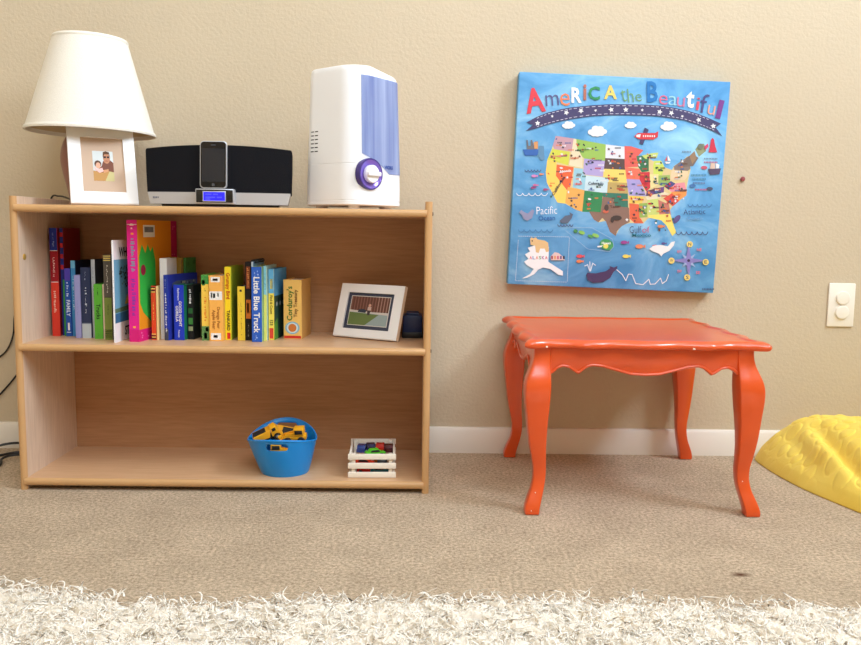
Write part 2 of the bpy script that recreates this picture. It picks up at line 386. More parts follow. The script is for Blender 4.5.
book('mid-green mottled cover at the rear above the dark blue board book', -.5555, -.5512, 1.935, .181, .052, 13, (70, 128, 64), (74, 136, 72),
     art=lambda mb, X, d, h, rect: [cov(mb, d, h, ell(random.Random(k).uniform(.1, .9), random.Random(k+50).uniform(.6, .95), .08, .03, 8), ((60, 116, 60), (96, 156, 86))[k % 2], 1+k) for k in range(10)])
def art_b21(mb, X, d, h, rect):
    cov(mb, d, h, [(.15, .80), (.97, .78), (.97, .9), (.3, .9), (.15, .87)], (74, 84, 110), 1)
    r = random.Random(2)
    for k in range(12): cov(mb, d, h, ell(r.uniform(.2, .9), r.uniform(.8, .88), .03, .02, 8), r.choice(((150, 150, 130), (40, 46, 70), (110, 120, 140))), 2+k % 4)
book('dark blue picture book with tall white spine letters, left of the gorilla book', -.5714, -.5608, 1.831, .146, .13, 14, (34, 56, 160), (34, 48, 150), art=art_b21,
     bands=[(0, .18, (70, 74, 92))], strokes=[(.12, .72, (232, 236, 246), .3, .72), (.8, .93, (190, 200, 230), .35, .6)], board=.0022)
book('royal blue board book lettered GOOD NIGHT GORILLA', -.5515, -.5285, 1.837, .124, .057, 8, (32, 58, 190), (24, 110, 80),
     texts=[('GOOD NIGHT', .0088, .48, .66, W_, True), ('GORILLA', .0088, .48, .33, W_, True), ('Rathmann', .0068, .83, .5, (214, 220, 240), True), ('Putnam', .0055, .12, .5, (214, 220, 240), True)], board=.003)
def art_blk(mb, X, d, h, rect):
    for a, b, c in ((.35, .5, (60, 130, 60)), (.6, .72, (40, 100, 50)), (.2, .3, (150, 160, 120))): rect(.15, .85, a*h*.8, b*h*.8, flat(c), 2)
book('black board book with white title and green leaves', -.5245, -.5105, 1.852, .123, .078, 5, (22, 24, 26), (26, 28, 28), art=art_blk, strokes=[(.66, .92, (236, 236, 236), .3, .75)], board=.003)
book('low mossy brown-green book in the dark gap beside the yellow-green pair', -.5055, -.4925, 1.885, .105, .09, 6, (76, 80, 46), (60, 62, 40),
     bands=[(.62, .88, (70, 116, 44), .1, .9), (.2, .5, (120, 96, 60), .1, .9), (.05, .15, (96, 120, 60), .2, .8)])
def art_yg(mb, X, d, h, rect):
    for a, b, u0, u1, c in ((.86, 1, .0, 1, (70, 150, 70)), (.84, .92, .1, .5, (40, 120, 60)), (0, .22, 0, 1, (96, 140, 80)), (.03, .12, .3, .7, (60, 96, 120)), (.14, .2, .5, .9, (230, 200, 60))): rect(u0, u1, a*h, b*h, flat(c), 2)
book('yellow board book with a green top and green pictures at its foot', -.489, -.4725, 1.839, .147, .12, 0, (244, 206, 84), (120, 170, 70), art=art_yg, strokes=[(.3, .66, (226, 120, 40), .35, .7), (.72, .8, (150, 120, 40), .4, .6)], board=.003)
book('thick peach-orange book with white labels, lettered Orange Pear Apple Bear', -.4705, -.4405, 1.833, .146, .12, 0, (240, 176, 84), (240, 180, 90),
     bands=[(.90, .98, W_, .14, .82), (.63, .76, W_, .03, .97), (.02, .12, W_, .1, .85), (.66, .74, (90, 80, 70), .14, .24), (.66, .73, (130, 120, 110), .3, .46), (.68, .74, (120, 130, 90), .62, .72), (.05, .09, (110, 110, 110), .3, .6), (.92, .955, (120, 120, 130), .28, .66)],
     texts=[('Orange Pear', .0095, .36, .68, (160, 100, 40), True), ('Apple Bear', .0095, .33, .34, (160, 100, 40), True)], board=.003)
book('bright yellow book with lime edges, lettered Grumpy Bird', -.440, -.4255, 1.852, .165, .13, 0, (250, 222, 40), (170, 190, 50),
     bands=[(0, 1, (196, 208, 52), .88, 1), (0, 1, (210, 214, 60), 0, .08), (.015, .1, (214, 50, 40), .3, .8)],
     texts=[('Grumpy Bird', .0112, .74, .5, (190, 50, 30), True), ('TANKARD', .0098, .27, .5, (30, 28, 26), True)], board=.003)
book('short plain yellow book left of the black and orange spine', -.4105, -.394, 1.846, .122, .12, 0, (244, 212, 66), (60, 50, 40), strokes=[(.1, .7, (170, 140, 50), .4, .62)], bands=[(.9, .94, (60, 50, 40), .3, .6)])
book('tall black book with orange pictures on its spine', -.393, -.380, 1.848, .177, .13, 0, (28, 24, 24), (24, 22, 22),
     bands=[(.28, .52, (200, 110, 40), .1, .9), (.66, .94, (130, 64, 34), .15, .85), (.35, .48, (224, 150, 70), .25, .6)], strokes=[(.68, .92, (220, 140, 80), .3, .7), (.05, .22, (180, 170, 160), .4, .6)])
# spiral notebook: coil along the upper edge
nb = book('thin notebook with a dark wire spiral along its top edge, behind the blue truck book', -.3796, -.3755, 1.85, .177, .132, 0, (196, 214, 226), (120, 170, 210))
mb = MB()
for k in range(9):
    y = .012+k*.0135
    mb.tube([(-.002+.0045*math.cos(a), y, .177+.004*math.sin(a)) for a in np.linspace(0, 2*PI, 12)], .0011, BLACK, 6)
mb.build('spiral_wire', nb)
book('royal blue board book lettered Little Blue Truck in bold white', -.3744, -.3522, 1.824, .167, .15, 0, (44, 92, 186), (150, 196, 150),
     texts=[('Little Blue Truck', .0182, .50, .48, W_, True)], strokes=[(.87, .95, (170, 196, 236), .25, .45), (.87, .95, (170, 196, 236), .55, .75), (.03, .09, (170, 196, 236), .3, .6)], board=.003)
book('thin pale aqua and yellow board book right of the blue truck book', -.3515, -.3450, 1.845, .168, .13, 0, (222, 222, 120), (170, 214, 214), bands=[(.62, 1, (140, 204, 224))], strokes=[(.68, .9, (60, 120, 160), .3, .7)])
def art_c123(mb, X, d, h, rect):
    cov(mb, d, h, [(0, .62), (1, .62), (1, 1), (0, 1)], (84, 160, 216), 1); cov(mb, d, h, [(0, 0), (1, 0), (1, .62), (0, .62)], (48, 84, 72), 1)
    cov(mb, d, h, [(0, 0), (.3, 0), (.26, .3), (0, .24)], (90, 150, 60), 2)
    for k in range(5): cov(mb, d, h, ell(.2+.13*k, .5+.05*(k % 2), .06, .035, 8), ((170, 190, 200), (30, 40, 50))[k % 2], 3)
book('yellow counting book with a light-blue top and red foot, left of the tan box', -.344, -.331, 1.86, .161, .112, 5, (246, 220, 90), (70, 140, 190), art=art_c123,
     bands=[(.66, 1, (104, 178, 222)), (.72, .86, (226, 210, 120), .3, .8), (.02, .17, (220, 70, 50), .15, .85)],
     texts=[('Find & Count', .0078, .50, .5, (120, 90, 30), True), ('123', .0095, .25, .5, (40, 40, 40), True)], board=.003)
ct = book('tan boxed book set lettered Tiny Treasury, last at the right end of the row', -.3145, -.2728, 1.883, .136, .098, 4.7, (236, 190, 104), (214, 164, 92),
     bands=[(.01, .055, (206, 52, 40))], texts=[("Corduroy's", .0172, .60, .36, (44, 110, 44), False), ('Tiny Treasury', .0112, .60, .68, (110, 70, 36), False)],
     art=lambda mb, X, d, h, rect: [mb.add([(X-.0212+r*math.cos(2*PI*k/24)*sx, -.0001*lv, .0255+r*math.sin(2*PI*k/24)) for k in range(24)], [tuple(range(24))], flat(c)) for r, sx, lv, c in ((.0145, 1.15, 2, (130, 180, 206)), (.012, 1.1, 3, (206, 224, 228)), (.0095, 1, 4, (206, 120, 56)))], board=.003)

# ------------------------------------------------------------------ picture frames
FRAME_W = mat('white_frame_paint', (240, 240, 240), rough=.35, spec=.5)
FRAME_E = mat('pale_wood_frame_edge', (226, 200, 170), rough=.5)
def frame(label, loc, th, lean, w, h, bl, br, bt, bb, depth, matc, photo, edge, pwin):
    t = thing('picture_frame', label, 'picture frame', (loc[0], loc[1], loc[2]+depth*math.sin(lean)), (-lean, 0, th))
    mb = MB()
    bm = bmesh.new()
    O = [(0, 0), (w, 0), (w, h), (0, h)]; I = [(bl, bb), (w-br, bb), (w-br, h-bt), (bl, h-bt)]
    vo = [bm.verts.new((x, 0, z)) for x, z in O]; vi = [bm.verts.new((x, .0015, z)) for x, z in I]
    bo = [bm.verts.new((x, depth, z)) for x, z in O]; bi = [bm.verts.new((x, depth, z)) for x, z in I]
    for k in range(4):
        q = (k+1) % 4
        bm.faces.new((vo[k], vo[q], vi[q], vi[k])); bm.faces.new((vi[k], vi[q], bi[q], bi[k])); bm.faces.new((bo[q], bo[k], bi[k], bi[q])); bm.faces.new((vo[q], vo[k], bo[k], bo[q]))
    bmesh.ops.recalc_face_normals(bm, faces=bm.faces[:])
    ed = [e for e in bm.edges if all(v in vo for v in e.verts)]
    bmesh.ops.bevel(bm, geom=ed, offset=.0015, segments=2, affect='EDGES')
    mb.bm(bm, FRAME_W)
    fr = mb.build('frame', t)
    if edge:
        fr.data.materials.append(edge)
        for p in fr.data.polygons:
            if p.normal.y > -.5 and p.center.x > w-.0005: p.material_index = 1
    MB().box(bl-.002, w-br+.002, .006, .0065, bb-.002, h-bt+.002, matc).build('mount', t, smooth=False)
    MB().box(bl-.004, w-br+.004, .0075, depth-.0005, bb-.004, h-bt+.004, BLACK).build('backing_board', t, smooth=False)
    x0, x1, z0, z1 = pwin
    pm = MB()
    def P(pts, c, lev=1): pm.add([(x0+(x1-x0)*a, .0059-.00012*lev, z0+(z1-z0)*b) for a, b in pts], [tuple(range(len(pts)))], flat(c))
    photo(P); pm.build('photograph', t, smooth=False, recalc=False)
    # easel strut at the back
    st = MB(); L = h*.62; a0 = R_(24)
    M = Matrix.Translation((w/2, depth, h*.62)) @ Matrix.Rotation(a0, 4, 'X')
    dz = (h*.62*math.cos(lean)-depth*0)/max(.2, math.cos(a0-lean)) if a0 > lean else L
    st.box(-.015, .015, 0, .002, -min(L, dz*.97), 0, BLACK, M=M); st.build('easel_strut', t, smooth=False)
    return t
def photo_family(P):
    P([(0, 0), (1, 0), (1, 1), (0, 1)], (206, 212, 212))
    P([(.02, .0), (1, 0), (1, .62), (.86, .7), (.72, .72), (.5, .66), (.42, .5), (.1, .3)], (120, 74, 58), 2)           # dark sweater
    P([(0, 0), (1, 0), (1, .3), (.72, .34), (.45, .28), (0, .34)], (186, 140, 82), 3)                                    # lap
    P([(.55, 0), (1, 0), (1, .3), (.78, .32)], (196, 186, 132), 4)
    P(ell(.68, .76, .17, .18), (188, 132, 100), 4); P([(.5, .8), (.52, .97), (.66, 1.0), (.82, .97), (.85, .8), (.8, .9), (.6, .9)], (96, 66, 44), 5)
    P([(.53, .76), (.66, .77), (.66, .83), (.53, .83)], (60, 44, 40), 6); P([(.70, .77), (.82, .77), (.82, .83), (.70, .83)], (60, 44, 40), 6); P([(.6, .66), (.74, .66), (.72, .68), (.62, .68)], (140, 70, 60), 6)
    P(ell(.24, .56, .17, .12), (92, 62, 48), 6); P(ell(.25, .51, .12, .1), (214, 164, 138), 7)                            # the small child
    P([(.04, .46), (.2, .38), (.44, .44), (.5, .32), (.3, .26), (.08, .36)], (232, 186, 182), 8); P([(.48, .36), (.74, .4), (.74, .32), (.5, .26)], (206, 150, 110), 8)
frame('portrait white frame with taupe mount and small family photo, in front of the lamp', (-.743, 1.773, .615), .469, .379, .137, .184, .026, .0235, .0265, .028, .014,
      mat('taupe_mount_board', (196, 170, 148), rough=.8, spec=.2), photo_family, None, (.049, .091, .055, .126))
def photo_yard(P):
    P([(0, 0), (1, 0), (1, 1), (0, 1)], (226, 220, 210)); P([(.015, .02), (.985, .02), (.985, .98), (.015, .98)], (104, 68, 58), 2)
    for k in range(13): P([(.03+.074*k, .45), (.05+.074*k, .45), (.05+.074*k, .98), (.03+.074*k, .98)], (168, 132, 118) if k > 8 else (138, 96, 82), 3)
    P([(.015, .43), (.985, .37), (.985, .47), (.6, .47), (.015, .52)], (204, 196, 190), 4)
    P([(.015, .02), (.985, .02), (.985, .39), (.015, .45)], (150, 166, 166), 5); P([(.015, .02), (.45, .02), (.76, .39), (.015, .44)], (106, 124, 72), 6)
    P([(.22, .45), (.42, .43), (.44, .52), (.36, .56), (.24, .54)], (54, 62, 76), 7)
    P([(.47, .36), (.53, .36), (.54, .5), (.56, .62), (.46, .62), (.46, .5)], (70, 58, 62), 8); P([(.46, .52), (.55, .52), (.55, .64), (.46, .64)], (196, 170, 160), 9); P(ell(.505, .69, .035, .05, 12), (206, 160, 136), 9)
frame('landscape white frame with a photo of a brown fence and lawn, on the middle shelf', (-.207, 1.928, .32), -.517, .32, .174, .128, .022, .025, .0205, .0205, .013,
      mat('slate_mount_board', (62, 66, 84), rough=.7, spec=.3), photo_yard, FRAME_E, (.031, .140, .0295, .1005))

# navy object in the shadow beside the landscape frame
t = thing('toy_block', 'dark navy boxy toy in the shadow right of the landscape frame', 'toy', (-.016, 1.958, .32))
NAVY = mat('navy_plastic', (26, 44, 86), rough=.4)
MB().box(-.026, .020, -.034, .022, .012, .054, NAVY, .004).box(-.018, .012, -.03, .018, .052, .060, NAVY, .003).build('body', t)
MB().box(-.028, .021, -.036, .024, 0, .014, BLACK, .003).build('base', t)

# ------------------------------------------------------------------ lamp
SHADE = mat('cream_linen_shade', (232, 228, 218), rough=.9, spec=.1, var=.05, vscale=240, bump=.3, bscale=500)
SHADE_IN = mat('shade_lining_bounce_tint', (214, 196, 160), rough=.9, spec=.1)  # yellower than the outside: bounced light is mixed into this colour
MAROON = mat('mauve_brown_ceramic', (140, 92, 80), rough=.35, spec=.5, var=.08, vscale=30)
lamp = thing('table_lamp', 'table lamp with cream linen shade and mauve-brown ceramic base', 'lamp', (-.757, 1.935, .615))
base = [(0, 0), (.053, 0), (.0545, .004), (.052, .012), (.056, .035), (.064, .07), (.0695, .1), (.068, .125), (.0605, .15), (.046, .168), (.03, .178), (.021, .182), (.018, .184), (0, .184)]
pr = [(base[0]), *[tuple(p)[:2] for p in smooth_path([(r, z, 0) for r, z in base[1:-1]], 4)], base[-1]]
MB().lathe(pr, MAROON, 48, cap=False).build('base', lamp, angle=60)
MB().lathe([(0, .183), (.009, .183), (.009, .2), (.016, .203), (.018, .21), (.018, .24), (.012, .255), (.004, .26), (0, .26)], BLACK, 20, cap=False).build('bulb_socket', lamp)
hp = MB()
for s in (-1, 1):
    hp.tube(smooth_path([(0, s*.016, .205), (0, s*.045, .25), (0, s*.045, .31), (0, s*.02, .365), (0, 0, .374)], 5), .0018, BRASS, 8)
for k in range(3):
    a = 2*PI*k/3+.5; hp.tube([(0, 0, .373), (.077*math.cos(a), .077*math.sin(a), .371)], .0015, BRASS, 6)
hp.build('harp', lamp)
MB().lathe([(0, .2599), (.012, .262), (.03, .3), (.028, .325), (.012, .338), (0, .34)], mat('frosted_bulb', (236, 236, 230), rough=.4), 24, cap=False).build('light_bulb', lamp)
r0, r1, h0, h1 = .1395, .079, 0, .2085
sh = MB(); sh.lathe([(r0, h0), (r1, h1)], SHADE, 96, cap=False)
sh.lathe([(r1-.0015, h1), (r0-.0015, h0)], SHADE_IN, 96, cap=False)
shade = sh.build('lamp_shade', lamp, recalc=False)
for p in shade.data.polygons: pass
shade.location = (-.003, 0, .168); shade.rotation_euler = (0, R_(1.2), 0)
for r, z, hh in ((r0, -.0012, .0085), (r1+.0006, h1-.007, .0082)):
    k = (r0-r1)/h1
    tr = MB(); tr.lathe([(r-.003, z), (r+.0018, z), (r+.0022-k*hh*.0, z+hh*.5), (r+.0018-k*hh, z+hh), (r-.003-k*hh, z+hh), (r-.003, z)], SHADE, 96, cap=False)
    tr.build('shade_trim', shade)
cp = [(-.040, .030, .006), (-.068, .055, .012), (-.104, .1, .023), (-.141, .135, .029), (-.17, .155, .02), (-.2, .165, -.08), (-.235, .165, -.2), (-.2715, .162, -.262), (-.279, .16, -.32), (-.30, .16, -.365), (-.345, .16, -.40), (-.372, .16, -.45), (-.348, .16, -.497), (-.30, .16, -.455), (-.255, .16, -.40), (-.22, .16, -.36)]
MB().tube(smooth_path(cp, 6), .0022, BLACK, 8).build('cord', lamp)

# loose black cables on the carpet behind the left end of the bookcase
def cable(label, pts): return tag(MB().tube(smooth_path(pts, 6), .0032, BLACK, 8).build('power_cable'), label, 'cable')
cable('black cable looping highest above the carpet left of the bookcase', [(-.93, 2.07, .022), (-1.01, 2.068, .02), (-1.05, 2.06, .018), (-1.1, 2.03, .009), (-1.16, 2.0, .004), (-1.22, 1.97, .004)])
cable('middle black cable curving across the carpet left of the bookcase', [(-.91, 2.035, .006), (-1.0, 2.03, .006), (-1.045, 1.996, .005), (-1.10, 1.985, .004), (-1.2, 1.93, .004)])
cable('black cable nearest the room on the carpet left of the bookcase', [(-.90, 1.99, .011), (-.985, 1.99, .011), (-1.01, 1.965, .008), (-.995, 1.92, .004), (-1.01, 1.87, .004), (-1.07, 1.82, .004), (-1.15, 1.80, .004)])

# ------------------------------------------------------------------ speaker dock and phone
CLOTH = mat('black_speaker_cloth', (24, 24, 28), rough=.95, spec=.1, bump=.5, bscale=900)
SILVER = mat('brushed_silver_plastic', (196, 198, 204), rough=.32, metal=.55)
dock = thing('speaker_dock', 'black cloth speaker dock with silver strip and blue display', 'speaker', (-.4375, 1.79, .614))
def bow(x, H=.155): return .016*(x/H)**2                     # the front bows towards the room in the middle
def dock_shell(zs, m, name, y_off, depth, zb_curve=None, n=24):
    rows = []
    for z, hw in zs:
        row = []
        xs = np.linspace(-hw, hw, n)
        for x in xs: row.append((x, bow(x)+y_off, z - (0 if zb_curve is None else zb_curve*(x/.157)**2*(z > .1))))
        for x in xs[::-1]: row.append((x*.93, depth, z - (0 if zb_curve is None else zb_curve*(x/.157)**2*(z > .1))))
        rows.append(row)
    mb = MB(); mb.grid(rows, m, True)
    nv = len(rows[0]); mb.f.append(tuple(range(nv))); mb.m.append(0); mb.f.append(tuple((len(rows)-1)*nv+k for k in range(nv))); mb.m.append(0)
    return mb.build(name, dock, angle=40)
dock_shell([(.03, .154), (.033, .155), (.08, .1565), (.128, .157), (.131, .156), (.1325, .154)], CLOTH, 'speaker_grille', 0, .095, .008)
dock_shell([(.0075, .1475), (.009, .148), (.031, .1535), (.0325, .1535)], SILVER, 'silver_strip', -.003, .09)
dock_shell([(0, .125), (.0085, .128)], BLACK, 'foot', .012, .085)
DISP = thing
mb = MB(); mb.box(-.0435, .038, -.016, .02, .008, .0395, SILVER, .002); hs = mb.build('display_housing', dock)
MB().box(-.0415, .036, -.0172, -.0158, .0105, .0375, mat('gloss_black_plastic', (10, 10, 12), rough=.15, coat=.4), .0008).build('display_face', hs)
mb = MB(); mb.box(-.0275, .0215, -.0178, -.0171, .0125, .0345, SILVER, .0008); mb.build('display_bezel', hs)
LCD = mat('blue_lcd', (30, 30, 230), rough=.3, emit=(34, 26, 250), estr=.75)
MB().box(-.0255, .0195, -.0182, -.0176, .0145, .0325, LCD).build('lcd_screen', hs)
mb = MB()
for x0, x1, z in ((-.019, -.006, .0278), (-.003, .008, .0278), (-.019, .002, .0215), (.005, .016, .0215), (-.019, -.008, .0175)):
    for k in range(int((x1-x0)/.0026)): mb.box(x0-.002+k*.0026, x0-.002+k*.0026+.0016, -.0184, -.0181, z-.0014, z+.0014, mat('lcd_glyph', (90, 96, 250), rough=.4, emit=(70, 70, 255), estr=.7))
mb.build('lcd_readout', hs, smooth=False)
mb = MB()
for k in range(9): mb.box(-.141+k*.0034, -.141+k*.0034+.0022, -.0003, .0008, .019, .0228, flat((110, 116, 130)))
mb.build('badge', dock, smooth=False, loc=(0, .0083, 0))
ph = thing('smartphone', 'black smartphone with silver edge standing in the speaker dock', 'phone', (-.4435, 1.777, .6545), (R_(-4), 0, 0))
def rrect(x0, x1, z0, z1, r, n=6):
    pts = []
    for cx, cz, a in ((x1-r, z0+r, -PI/2), (x1-r, z1-r, 0), (x0+r, z1-r, PI/2), (x0+r, z0+r, PI)):
        for k in range(n+1): pts.append((cx+r*math.cos(a+PI/2*k/n), cz+r*math.sin(a+PI/2*k/n)))
    return pts
MB().prism(rrect(-.0285, .0285, 0, .1, .008), 0, .0075, SILVER, 'xz', .0008).build('body', ph)
GL = mat('phone_glass', (14, 15, 18), rough=.12, spec=.5)
MB().prism(rrect(-.0268, .0268, .0018, .0982, .0068), -.0004, .001, GL, 'xz').build('glass_front', ph)
mb = MB(); mb.box(-.024, .024, -.0006, -.0003, .014, .084, mat('phone_screen_off', (34, 36, 42), rough=.2)); mb.build('screen', ph)
mb = MB(); mb.prism(rrect(-.003, .003, .0045, .0105, .0015), -.0007, 0, flat((70, 72, 76)), 'xz'); mb.build('home_button', ph)
mb = MB(); mb.box(-.005, .005, -.0006, 0, .0905, .092, flat((90, 92, 96))); mb.build('earpiece', ph)

# ------------------------------------------------------------------ humidifier
HW = mat('white_appliance_plastic', (238, 240, 244), rough=.28, spec=.5)
hum = thing('humidifier', 'white humidifier with translucent blue water tank and round knob', 'humidifier', (-.1535, 1.872, .613), R_(50))
# local axes: -y is the knob-and-tank face after turning; plan is a rounded square, arc-length parameter u in 0..1
def plan(hx, hy, r, n=10, r2=None):
    pts = []
    for cx, cy, a, rr in ((hx, -hy, -PI/2, r), (hx, hy, 0, r), (-hx, hy, PI/2, r), (-hx, -hy, PI, r2 or r)):
        sx = 1 if cx > 0 else -1; sy = 1 if cy > 0 else -1
        for k in range(n+1):
            t = a+PI/2*k/n
            pts.append((cx-sx*rr+rr*math.cos(t), cy-sy*rr+rr*math.sin(t)))
    return pts
def hum_pt(u, z):                    # a point on the shell at fraction u round the plan
    P = shell_plan(z); n = len(P)
    d = [0]
    for i in range(n): d.append(d[-1]+math.dist(P[i], P[(i+1) % n]))
    s = (u % 1)*d[-1]
    for i in range(n):
        if d[i+1] >= s:
            f = (s-d[i])/max(1e-9, d[i+1]-d[i]); a, b = P[i], P[(i+1) % n]
            return (a[0]+(b[0]-a[0])*f, a[1]+(b[1]-a[1])*f)
def shell_plan(z):
    k = 1-.15*max(0, (z-.05))/.27
    return plan(.0815*(.4+.6*k), .0845*(.5+.5*k), .034, 10, .05)
rows = []
zs = [.010, .0125, .02, .0205, .0215, .022, .05, .098, .0985, .0995, .1, .15, .2, .25, .293, .301, .304]
for z in zs:
    kk = 1.0
    if z in (.0205, .0215): kk = .988
    if z in (.0985, .0995): kk = .992
    if z == .010: kk = .95
    if z == .293: kk = 1.0
    if z == .301: kk = .985
    if z == .304: kk = .955
    rows.append([(x*kk, y*kk, z + (0 if z < .28 else -.16*max(0, x+.03))) for x, y in shell_plan(z)])
mb = MB(); mb.grid(rows, HW, True)
nv = len(rows[0]); mb.f.append(tuple((len(rows)-1)*nv+k for k in range(nv))); mb.m.append(0); mb.f.append(tuple(range(nv))); mb.m.append(0)
mb.build('housing', hum, angle=50)
for x in (-.05, .05):
    for y in (-.05, .05): MB().lathe([(.012, 0), (.013, .003), (.013, .011)], HW, 16, M=Matrix.Translation((x, y, 0))).build('foot', hum)
def tank_mat():
    m = bpy.data.materials.new('blue_translucent_tank'); m.use_nodes = True
    n = m.node_tree.nodes; l = m.node_tree.links; b = n['Principled BSDF']
    tc = n.new('ShaderNodeTexCoord'); mp = n.new('ShaderNodeMapping'); mp.inputs['Scale'].default_value = (40, 40, 1.5)
    nz = n.new('ShaderNodeTexNoise'); nz.inputs['Scale'].default_value = 1.2; nz.inputs['Detail'].default_value = 3
    l.new(tc.outputs['Object'], mp.inputs['Vector']); l.new(mp.outputs['Vector'], nz.inputs['Vector'])
    cr = n.new('ShaderNodeValToRGB'); cr.color_ramp.elements[0].position = .3; cr.color_ramp.elements[1].position = .7
    cr.color_ramp.elements[0].color = col((112, 130, 190)); cr.color_ramp.elements[1].color = col((172, 188, 226))
    l.new(nz.outputs['Fac'], cr.inputs['Fac']); l.new(cr.outputs['Color'], b.inputs['Base Color'])
    dn = n.new('ShaderNodeTexNoise'); dn.inputs['Scale'].default_value = 330; l.new(tc.outputs['Object'], dn.inputs['Vector'])
    bp = n.new('ShaderNodeBump'); bp.inputs['Strength'].default_value = .25; bp.inputs['Distance'].default_value = .001
    l.new(dn.outputs['Fac'], bp.inputs['Height']); l.new(bp.outputs['Normal'], b.inputs['Normal'])
    b.inputs['Roughness'].default_value = .22; b.inputs['Transmission Weight'].default_value = .25
    return m
# find plan fractions on the knob-and-tank face (-y side wraps: last corner -> first corner)
def frac_at(x, z=.15, side=-1):
    best = None
    for i in range(4000):
        u = i/4000; p = hum_pt(u, z)
        if p[1]*side > 0:
            e = abs(p[0]-x)
            if best is None or e < best[0]: best = (e, u)
    return best[1]
uA = frac_at(-.053); uB = frac_at(.0775)
if uB < uA: uB += 1
uB += .035
def hum_off(u, z, d):
    a = Vector((*hum_pt(u-.002, z), 0)); b = Vector((*hum_pt(u+.002, z), 0)); t = (b-a).normalized()
    p = hum_pt(u, z); nrm = Vector((t.y, -t.x, 0)); return (p[0]+nrm.x*d, p[1]+nrm.y*d, z)
KU = frac_at(-.036); KZ = .077
rows = []; NU, NZ = 40, 30
for j in range(NZ+1):
    row = []
    for i in range(NU+1):
        f = i/NU; u = uA+(uB-uA)*f
        # lower edge sweeps up over the knob on the left
        zlow = .080+.040*max(0, 1-f/.46)**.75
        ztop = .284-.004*f
        row.append(hum_off(u, zlow+(ztop-zlow)*j/NZ, .0012))
    rows.append(row)
mb = MB(); mb.grid(rows, tank_mat()); mb.build('water_tank', hum, angle=60)
# knob: purple ring with white grip
kp = hum_off(KU, KZ, 0); k1 = Vector(hum_off(KU, KZ, 1))-Vector(kp)
KM = Matrix.Translation(kp) @ k1.to_track_quat('Z', 'Y').to_matrix().to_4x4()
PURP = mat('purple_ring_plastic', (62, 48, 122), rough=.2, spec=.6)
mb = MB(); mb.lathe([(.034, -.008), (.034, .003), (.033, .0055), (.0305, .0055)], PURP, 40, M=KM, cap=False); mb.lathe([(.0305, .0055), (.024, .0012), (0, .0012)], mat('lavender_dial_dish', (128, 104, 200), rough=.15, metal=.35), 40, M=KM, cap=False); kn = mb.build('dial_ring', hum); kn['label'] = 'purple dial ring'
mb = MB(); mb.lathe([(.019, .0022), (.019, .010), (.0175, .012), (0, .0125)], HW, 32, M=KM, cap=False)
mb.box(-.018, .018, -.0045, .0045, .008, .019, HW, .002, M=KM); mb.build('knob', kn)
mb = MB()
for k in range(6):
    z = .126+k*.0085
    for uu in (frac_at(-.03, side=1)+.108, frac_at(-.03, side=1)+.130):
        q = [hum_off(uu+d, z+e, .0004) for d, e in ((0, 0), (.017, 0), (.017, .0022), (0, .0022))]
        mb.add(q, [(0, 1, 2, 3)], flat((48, 48, 54)))
mb.build('air_vent', hum, smooth=False)
vs, fs = text_geo('VICKS', .010, bold=.03)
ut = uA+(uB-uA)*.46
mb = MB(); p = hum_off(ut, .094, .0022); nn = Vector(hum_off(ut, .094, 1.0022))-Vector(p)
ang = math.atan2(nn.y, nn.x)+PI/2
mb.add(vs, fs, flat((40, 70, 150)), Matrix.Translation(p) @ Matrix.Rotation(ang, 4, 'Z') @ Matrix.Rotation(PI/2, 4, 'X')); mb.build('brand_lettering', hum, smooth=False, recalc=False)

# ------------------------------------------------------------------ blue tub with toy trucks
TUB = mat('blue_rubber_tub', (8, 134, 214), rough=.38, spec=.5)
tub = thing('toy_tub', 'round blue flexible tub with handle holes, holding yellow toy trucks', 'tub', (-.302, 1.823, .0265))
def tub_pt(a, t, off=0):            # a angle, t height fraction
    rim = .075+(.014 if math.sin(a) < 0 else .029)*abs(math.sin(a))**1.6
    z = .0*t + rim*t*1.0
    ease = t**.85
    rx = .0525+(.0765-.0525)*ease - off; ry = .05+(.078-.05)*ease - off
    return (rx*math.cos(a)-.006*t, ry*math.sin(a), z)
def tub_shell():
    mb = MB(); n, m = 72, 18; rows = []
    for j in range(m+1): rows.append([tub_pt(2*PI*i/n, j/m) for i in range(n)])
    top_in = [(p[0], p[1], p[2]+.0008) for p in [tub_pt(2*PI*i/n, 1, .0015) for i in range(n)]]
    rows.append(top_in)
    for j in range(m, 0, -1): rows.append([(lambda p: (p[0], p[1], max(p[2], .003)))(tub_pt(2*PI*i/n, j/m, .003)) for i in range(n)])
    mb.grid(rows, TUB, True); nv = n
    mb.f.append(tuple(range(nv))); mb.m.append(0); mb.f.append(tuple((len(rows)-1)*nv+k for k in range(nv))); mb.m.append(0)
    return mb.build('tub_body', tub, angle=50)
tw = tub_shell()
cut = MB()
for z0, z1, y0, y1 in ((.0645, .0800, -.12, 0), (.080, .0945, .0, .12)):
    cut.prism([(x-.006, z) for x, z in rrect(-.0235, .0235, z0, z1, .0068)], y0, y1, TUB, 'xz')
co = cut.build('cutter', tub)
bo = tw.modifiers.new('b', 'BOOLEAN'); bo.object = co; bo.operation = 'DIFFERENCE'; bo.solver = 'EXACT'
dg = bpy.context.evaluated_depsgraph_get(); dg.update()
nm = bpy.data.meshes.new_from_object(tw.evaluated_get(dg)); tw.modifiers.clear(); tw.data = nm
bpy.data.objects.remove(co)
rimb = MB(); rimb.tube([tub_pt(2*PI*i/72, 1, .001) for i in range(73)], .0024, TUB, 8); rimb.build('rim', tub)

